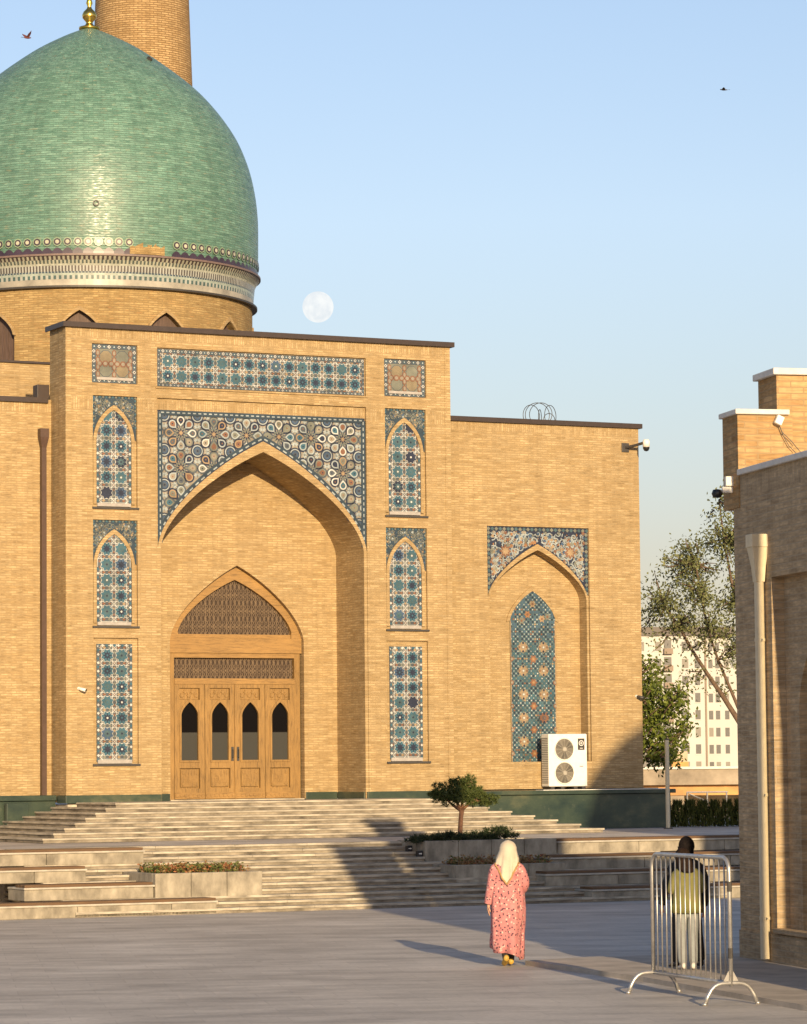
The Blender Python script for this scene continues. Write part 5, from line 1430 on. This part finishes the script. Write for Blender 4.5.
# tall sparse tree rising behind the right-hand building
rn = random.Random(21)
B0 = Vector((10.9, 95.0, 0.0))
def rel(px, py, y=95.0):       # a point of the crown plane seen at that photo position
    v = _F+_R*((px-403.5)/3300)-_U*((py-512)/3300); k = y/v.y
    return Vector((0, 0, CAMZ))+v*k-B0
main = [Vector((0, 0, 0)), rel(757, 752), rel(738, 720), rel(722, 695), rel(706, 672), rel(692, 650)]
b2_ = [rel(752, 742), rel(735, 700), rel(718, 660), rel(708, 630)]
b3_ = [rel(757, 752), rel(752, 680), rel(735, 600), rel(724, 540), rel(719, 500)]
b4_ = [rel(692, 650), rel(678, 625), rel(664, 605)]; b5_ = [rel(708, 630), rel(700, 590), rel(696, 565)]
paths = [(main, 0.10, 0.045), (b2_, 0.055, 0.03), (b3_, 0.065, 0.018), (b4_, 0.05, 0.02), (b5_, 0.035, 0.02)]
tips = []
def outline_ok(x, y):
    top = {640: 600, 652: 570, 668: 550, 685: 535, 700: 545, 706: 540, 716: 505, 724: 485, 740: 480, 780: 470}
    ks = sorted(top); 
    for a, b in zip(ks, ks[1:]):
        if a <= x <= b: return y > top[a]+(top[b]-top[a])*(x-a)/(b-a)
    return False
skel = [p for pa in (main[3:], b2_[1:], b3_[1:], b4_, b5_) for p in pa]
cnt = 0
while cnt < 270:
    x, y = rn.uniform(642, 775), rn.uniform(490, 690)
    if not outline_ok(x, y): continue
    if y > 628+0.30*(x-640) and rn.random() < 0.88: continue
    q = rel(x, y)+Vector((0, rn.uniform(-1.6, 1.6), 0))
    near_ = min(skel, key=lambda s: (s-q).length)
    p = near_.lerp(q, max(0.0, 1-0.75/max(0.1, (near_-q).length))) 
    tips.append((p, q)); cnt += 1
leafy_tree('sparse_tree', B0, 'tall sparse leafy tree with leaning trunk behind the right building', paths, tips, M_leaf_dull, rn, 44, 0.12, 0.027, 0.46)
# bushy fresh green tree at the mosque corner
rn = random.Random(5); B0 = Vector((5.7, 86.0, 1.1))
main = [Vector((0, 0, 0)), rel(640, 745, 86), rel(645, 700, 86)]
tips = []
for _ in range(95):
    x = rn.uniform(600, 690); top = 668+max(0, (x-655))*0.55+10*math.sin(x*0.5); y = rn.uniform(top, 757)
    if x > 684 and (y > 740 or y < 690): continue
    q = rel(x, y, 86)+Vector((0, rn.uniform(-1, 1), 0)); tips.append((q+Vector((-0.35, 0, -0.3)), q))
leafy_tree('green_tree', B0, 'bushy fresh green tree beside the far corner of the mosque', [(main, 0.14, 0.06)], tips, M_leaf_fresh, rn, 60, 0.14, 0.036, 0.36)
# clipped hedge on the terrace
rn = random.Random(9)
t = empty('hedge', (8.3, 78.0, ZL), 0, 'row of clipped dark green thuja hedge above the right terrace', 'hedge')
g = G()
for i in range(16): x = -2.2+i*0.29; g.tube([(x, 0, 0), (x+0.02, 0, 0.35)], [0.02, 0.01], 5)
g.obj('stem', M_bark, t)
g = G()
for i in range(16):
    x0 = -2.2+i*0.29
    for _ in range(900):
        z = rn.uniform(0.0, 0.58); rr = 0.17*(1-0.45*(z/0.56)**2); a = rn.uniform(0, 6.28); q = rn.uniform(0.5, 1.0)
        p = Vector((x0+rr*q*math.cos(a), rr*1.6*q*math.sin(a), z)); d = (Vector((math.cos(a)*0.4, math.sin(a)*0.4, 1))+rv(rn)*0.3).normalized(); s = d.cross(rv(rn)).normalized()*0.014
        g.face([p-s, p+s, p+d*0.11])
g.obj('foliage', M_hedge, t)

# ================================================================== BACKGROUND ON THE RIGHT
t = empty('lamp_post', (6.0, 76.0, ZL), 0, 'thin beige metal post at the marble podium corner', 'post')
g = G(); g.tube([(0, 0, 0), (0, 0, 2.03)], 0.05, 10); g.obj('pole', M_cream, t); g = G(); g.tube([(0, 0, 2.03), (0, 0, 2.06)], 0.058, 10); g.obj('cap', M_dark, t)
g = G(); g.box(-0.10, 0.10, -0.10, 0.10, 0, 0.02); g.obj('base_plate', M_dark, t)
pv = empty('pavilion', (8.4, 95.0, 0.0), 0, 'low flat-roofed timber pavilion behind the hedge', 'pavilion')
M_fascia = plain('weathered_fascia', (0.30, 0.25, 0.19), 0.85, var=0.35, scale=1.2); M_orange = plain('varnished_timber', (0.50, 0.24, 0.06), 0.55, var=0.3, scale=1.5)
M_plaster = plain('plaster', (0.52, 0.42, 0.30), 0.9, var=0.15, scale=0.7)
G().box(-6, 6, 0.0, 6, 2.02, 2.50).obj('roof', M_fascia, pv)
G().box(-6, 6, -0.06, -0.002, 2.47, 2.54).obj('roof_edge', M_capwhite, pv)
G().box(-6, 6, 0.25, 0.5, 1.72, 2.018).obj('beam', M_orange, pv)
G().box(-0.95, -0.40, 0.3, 0.9, 0, 1.718).obj('column', M_fascia, pv)
G().box(-0.35, 6, 2.2, 2.5, 1.35, 2.015).obj('inner_beam', M_plaster, pv)
G().box(-6, 6, 4.5, 4.7, 0, 2.0).obj('back_wall', M_orange, pv)
G().box(-6, -1.3, 0.6, 0.8, 0, 1.7).obj('back_wall', M_plaster, pv)
G().box(-1.9, -0.9, 1.0, 2.0, 2.5, 2.98).obj('roof_box', plain('grey_wall', (0.22, 0.21, 0.20), 0.8), pv)
pot = G().box(-0.70, -0.25, 0.7, 1.4, 2.5, 2.98).obj('roof_box', M_plaster, pv); G().box(-0.72, -0.23, 0.68, 0.699, 2.5, 2.68).obj('panel', M_orange, pot)
rl = empty('railing', (8.42, 91.0, ZL), 0, 'thin steel handrail on posts in front of the pavilion', 'railing')
g = G(); g.tube([(-0.72, 0, 0.70), (0.42, 0, 0.70)], 0.022, 8); g.tube([(-0.66, 0, 0.66), (-0.05, -0.3, 0.40)], 0.018, 8); g.obj('rail', M_galv, rl)
for x in (-0.70, -0.15, 0.38):
    g = G(); g.tube([(x, 0, 0), (x, 0, 0.70)], 0.024, 8); g.obj('post', M_galv, rl)
# apartment block far off
AY = 560.0
ab = empty('apartment_block', (46.0, AY, 0), R(8), 'white multi-storey apartment block far beyond the trees', 'building')
M_apt = plain('white_render', (0.50, 0.50, 0.47), 0.8, var=0.06, scale=0.1); M_aptwin = plain('far_window', (0.07, 0.075, 0.08), 0.25, var=0.2); M_curtain = plain('far_curtain', (0.22, 0.20, 0.17), 0.6); M_balc = plain('balcony', (0.26, 0.20, 0.15), 0.7)
kx = AY/3300
G().box(-22, 5.2, 0, 14, 0, 24.4).obj('wall', M_apt, ab)
G().box(5.2, 9.8, 1.5, 14, 0, 24.4).obj('wall', M_apt, ab)
G().box(9.8, 20, 2.5, 14, 0, 19.0).obj('wall', M_apt, ab)
G().box(-22.3, 10.2, -0.3, 14.3, 24.4, 25.9).obj('roof', M_flash, ab)
G().box(4.9, 5.19, -0.25, 1.5, 0, 24.4).obj('downpipe', M_balc, ab)
for fl_ in range(8):
    z = 1.5+fl_*2.9
    for x, w_ in ((-20.5, 1.2), (-17.5, 1.2), (-13.5, 1.2), (-10.5, 1.2), (-6.6, 1.1), (-3.6, 1.0), (1.0, 1.1), (3.2, 0.9)):
        wv = G().box(x, x+w_, -0.04, 0.05, z, z+1.6).obj('window', M_curtain if rn.random() < 0.28 else M_aptwin, ab)
        G().box(x-0.1, x+w_+0.1, -0.12, -0.045, z-0.14, z-0.02).obj('sill', M_capwhite, wv)
    for x in (5.9, 7.1, 8.7):
        G().box(x, x+0.75, 1.46, 1.55, z, z+1.5).obj('window', M_curtain if rn.random() < 0.28 else M_aptwin, ab)
    for x in (-15.6, -8.6, -2.2):
        bv = G().box(x, x+1.5, -0.9, 0.02, z-0.5, z+0.45).obj('balcony', M_balc, ab)
        G().box(x+0.1, x+1.4, -0.02, 0.06, z+0.5, z+1.9).obj('opening', M_aptwin, bv)

# ================================================================== SKY THINGS
g = G(); mr = 4000*0.00475
ell(g, (0, 0, 0), (mr, mr, mr), 64, 48)
def moon_mat():
    m, nt, l, p = new_mat('moon_surface')
    tc = nt.new('ShaderNodeTexCoord'); f = noise(nt, l, tc.outputs['Object'], 0.07, 4, 0.6)
    c = ramp(nt, l, f, [(0.36, (0.66, 0.66, 0.66)), (0.60, (0.86, 0.82, 0.76))])
    p.inputs['Base Color'].default_value = (0, 0, 0, 1); p.inputs['Specular IOR Level'].default_value = 0
    l.new(c, p.inputs['Emission Color']); p.inputs['Emission Strength'].default_value = 1.0
    p.inputs['Alpha'].default_value = 0.40
    return m
mn = g.obj('moon', moon_mat(), smooth=True, loc=(-102.1, 4000, 564.1)); tag(mn, 'pale full moon hanging in the sky right of the dome', 'moon')
def bird(loc, rz, s, lb, mat, up):
    t = empty('bird', loc, rz, lb, 'bird'); t.scale = (s, s, s)
    g = G(); g.tube([(-0.22, 0, 0), (-0.12, 0, 0.0), (0, 0, 0.01), (0.12, 0, 0.02), (0.18, 0, 0.04), (0.22, 0, 0.04), (0.25, 0, 0.035)], [0.01, 0.035, 0.05, 0.045, 0.03, 0.03, 0.005], 8)
    g.face([(-0.2, -0.02, 0), (-0.2, 0.02, 0), (-0.36, 0.06, 0), (-0.36, -0.06, 0)]); b = g.obj('body', mat, t, smooth=True)
    for s_ in (-1, 1):
        g = G(); g.face([(0.1, s_*0.03, 0.02), (0.10, s_*0.2, 0.02+up*0.16), (-0.02, s_*0.44, 0.02+up*0.28), (-0.08, s_*0.24, 0.02+up*0.14), (-0.08, s_*0.03, 0.01)])
        w_ = g.obj('wing', mat, b); w_.modifiers.new('solid', 'SOLIDIFY').thickness = 0.012
bird((-17.15, 150, 36.28), R(40), 0.9, 'small reddish brown bird flying left of the dome top', plain('bird_brown', (0.14, 0.045, 0.04), 0.8), 1.0)
bird((14.94, 150, 33.55), R(170), 0.75, 'tiny dark bird flying alone in the sky at right', plain('bird_dark', (0.05, 0.045, 0.04), 0.8), 0.25)
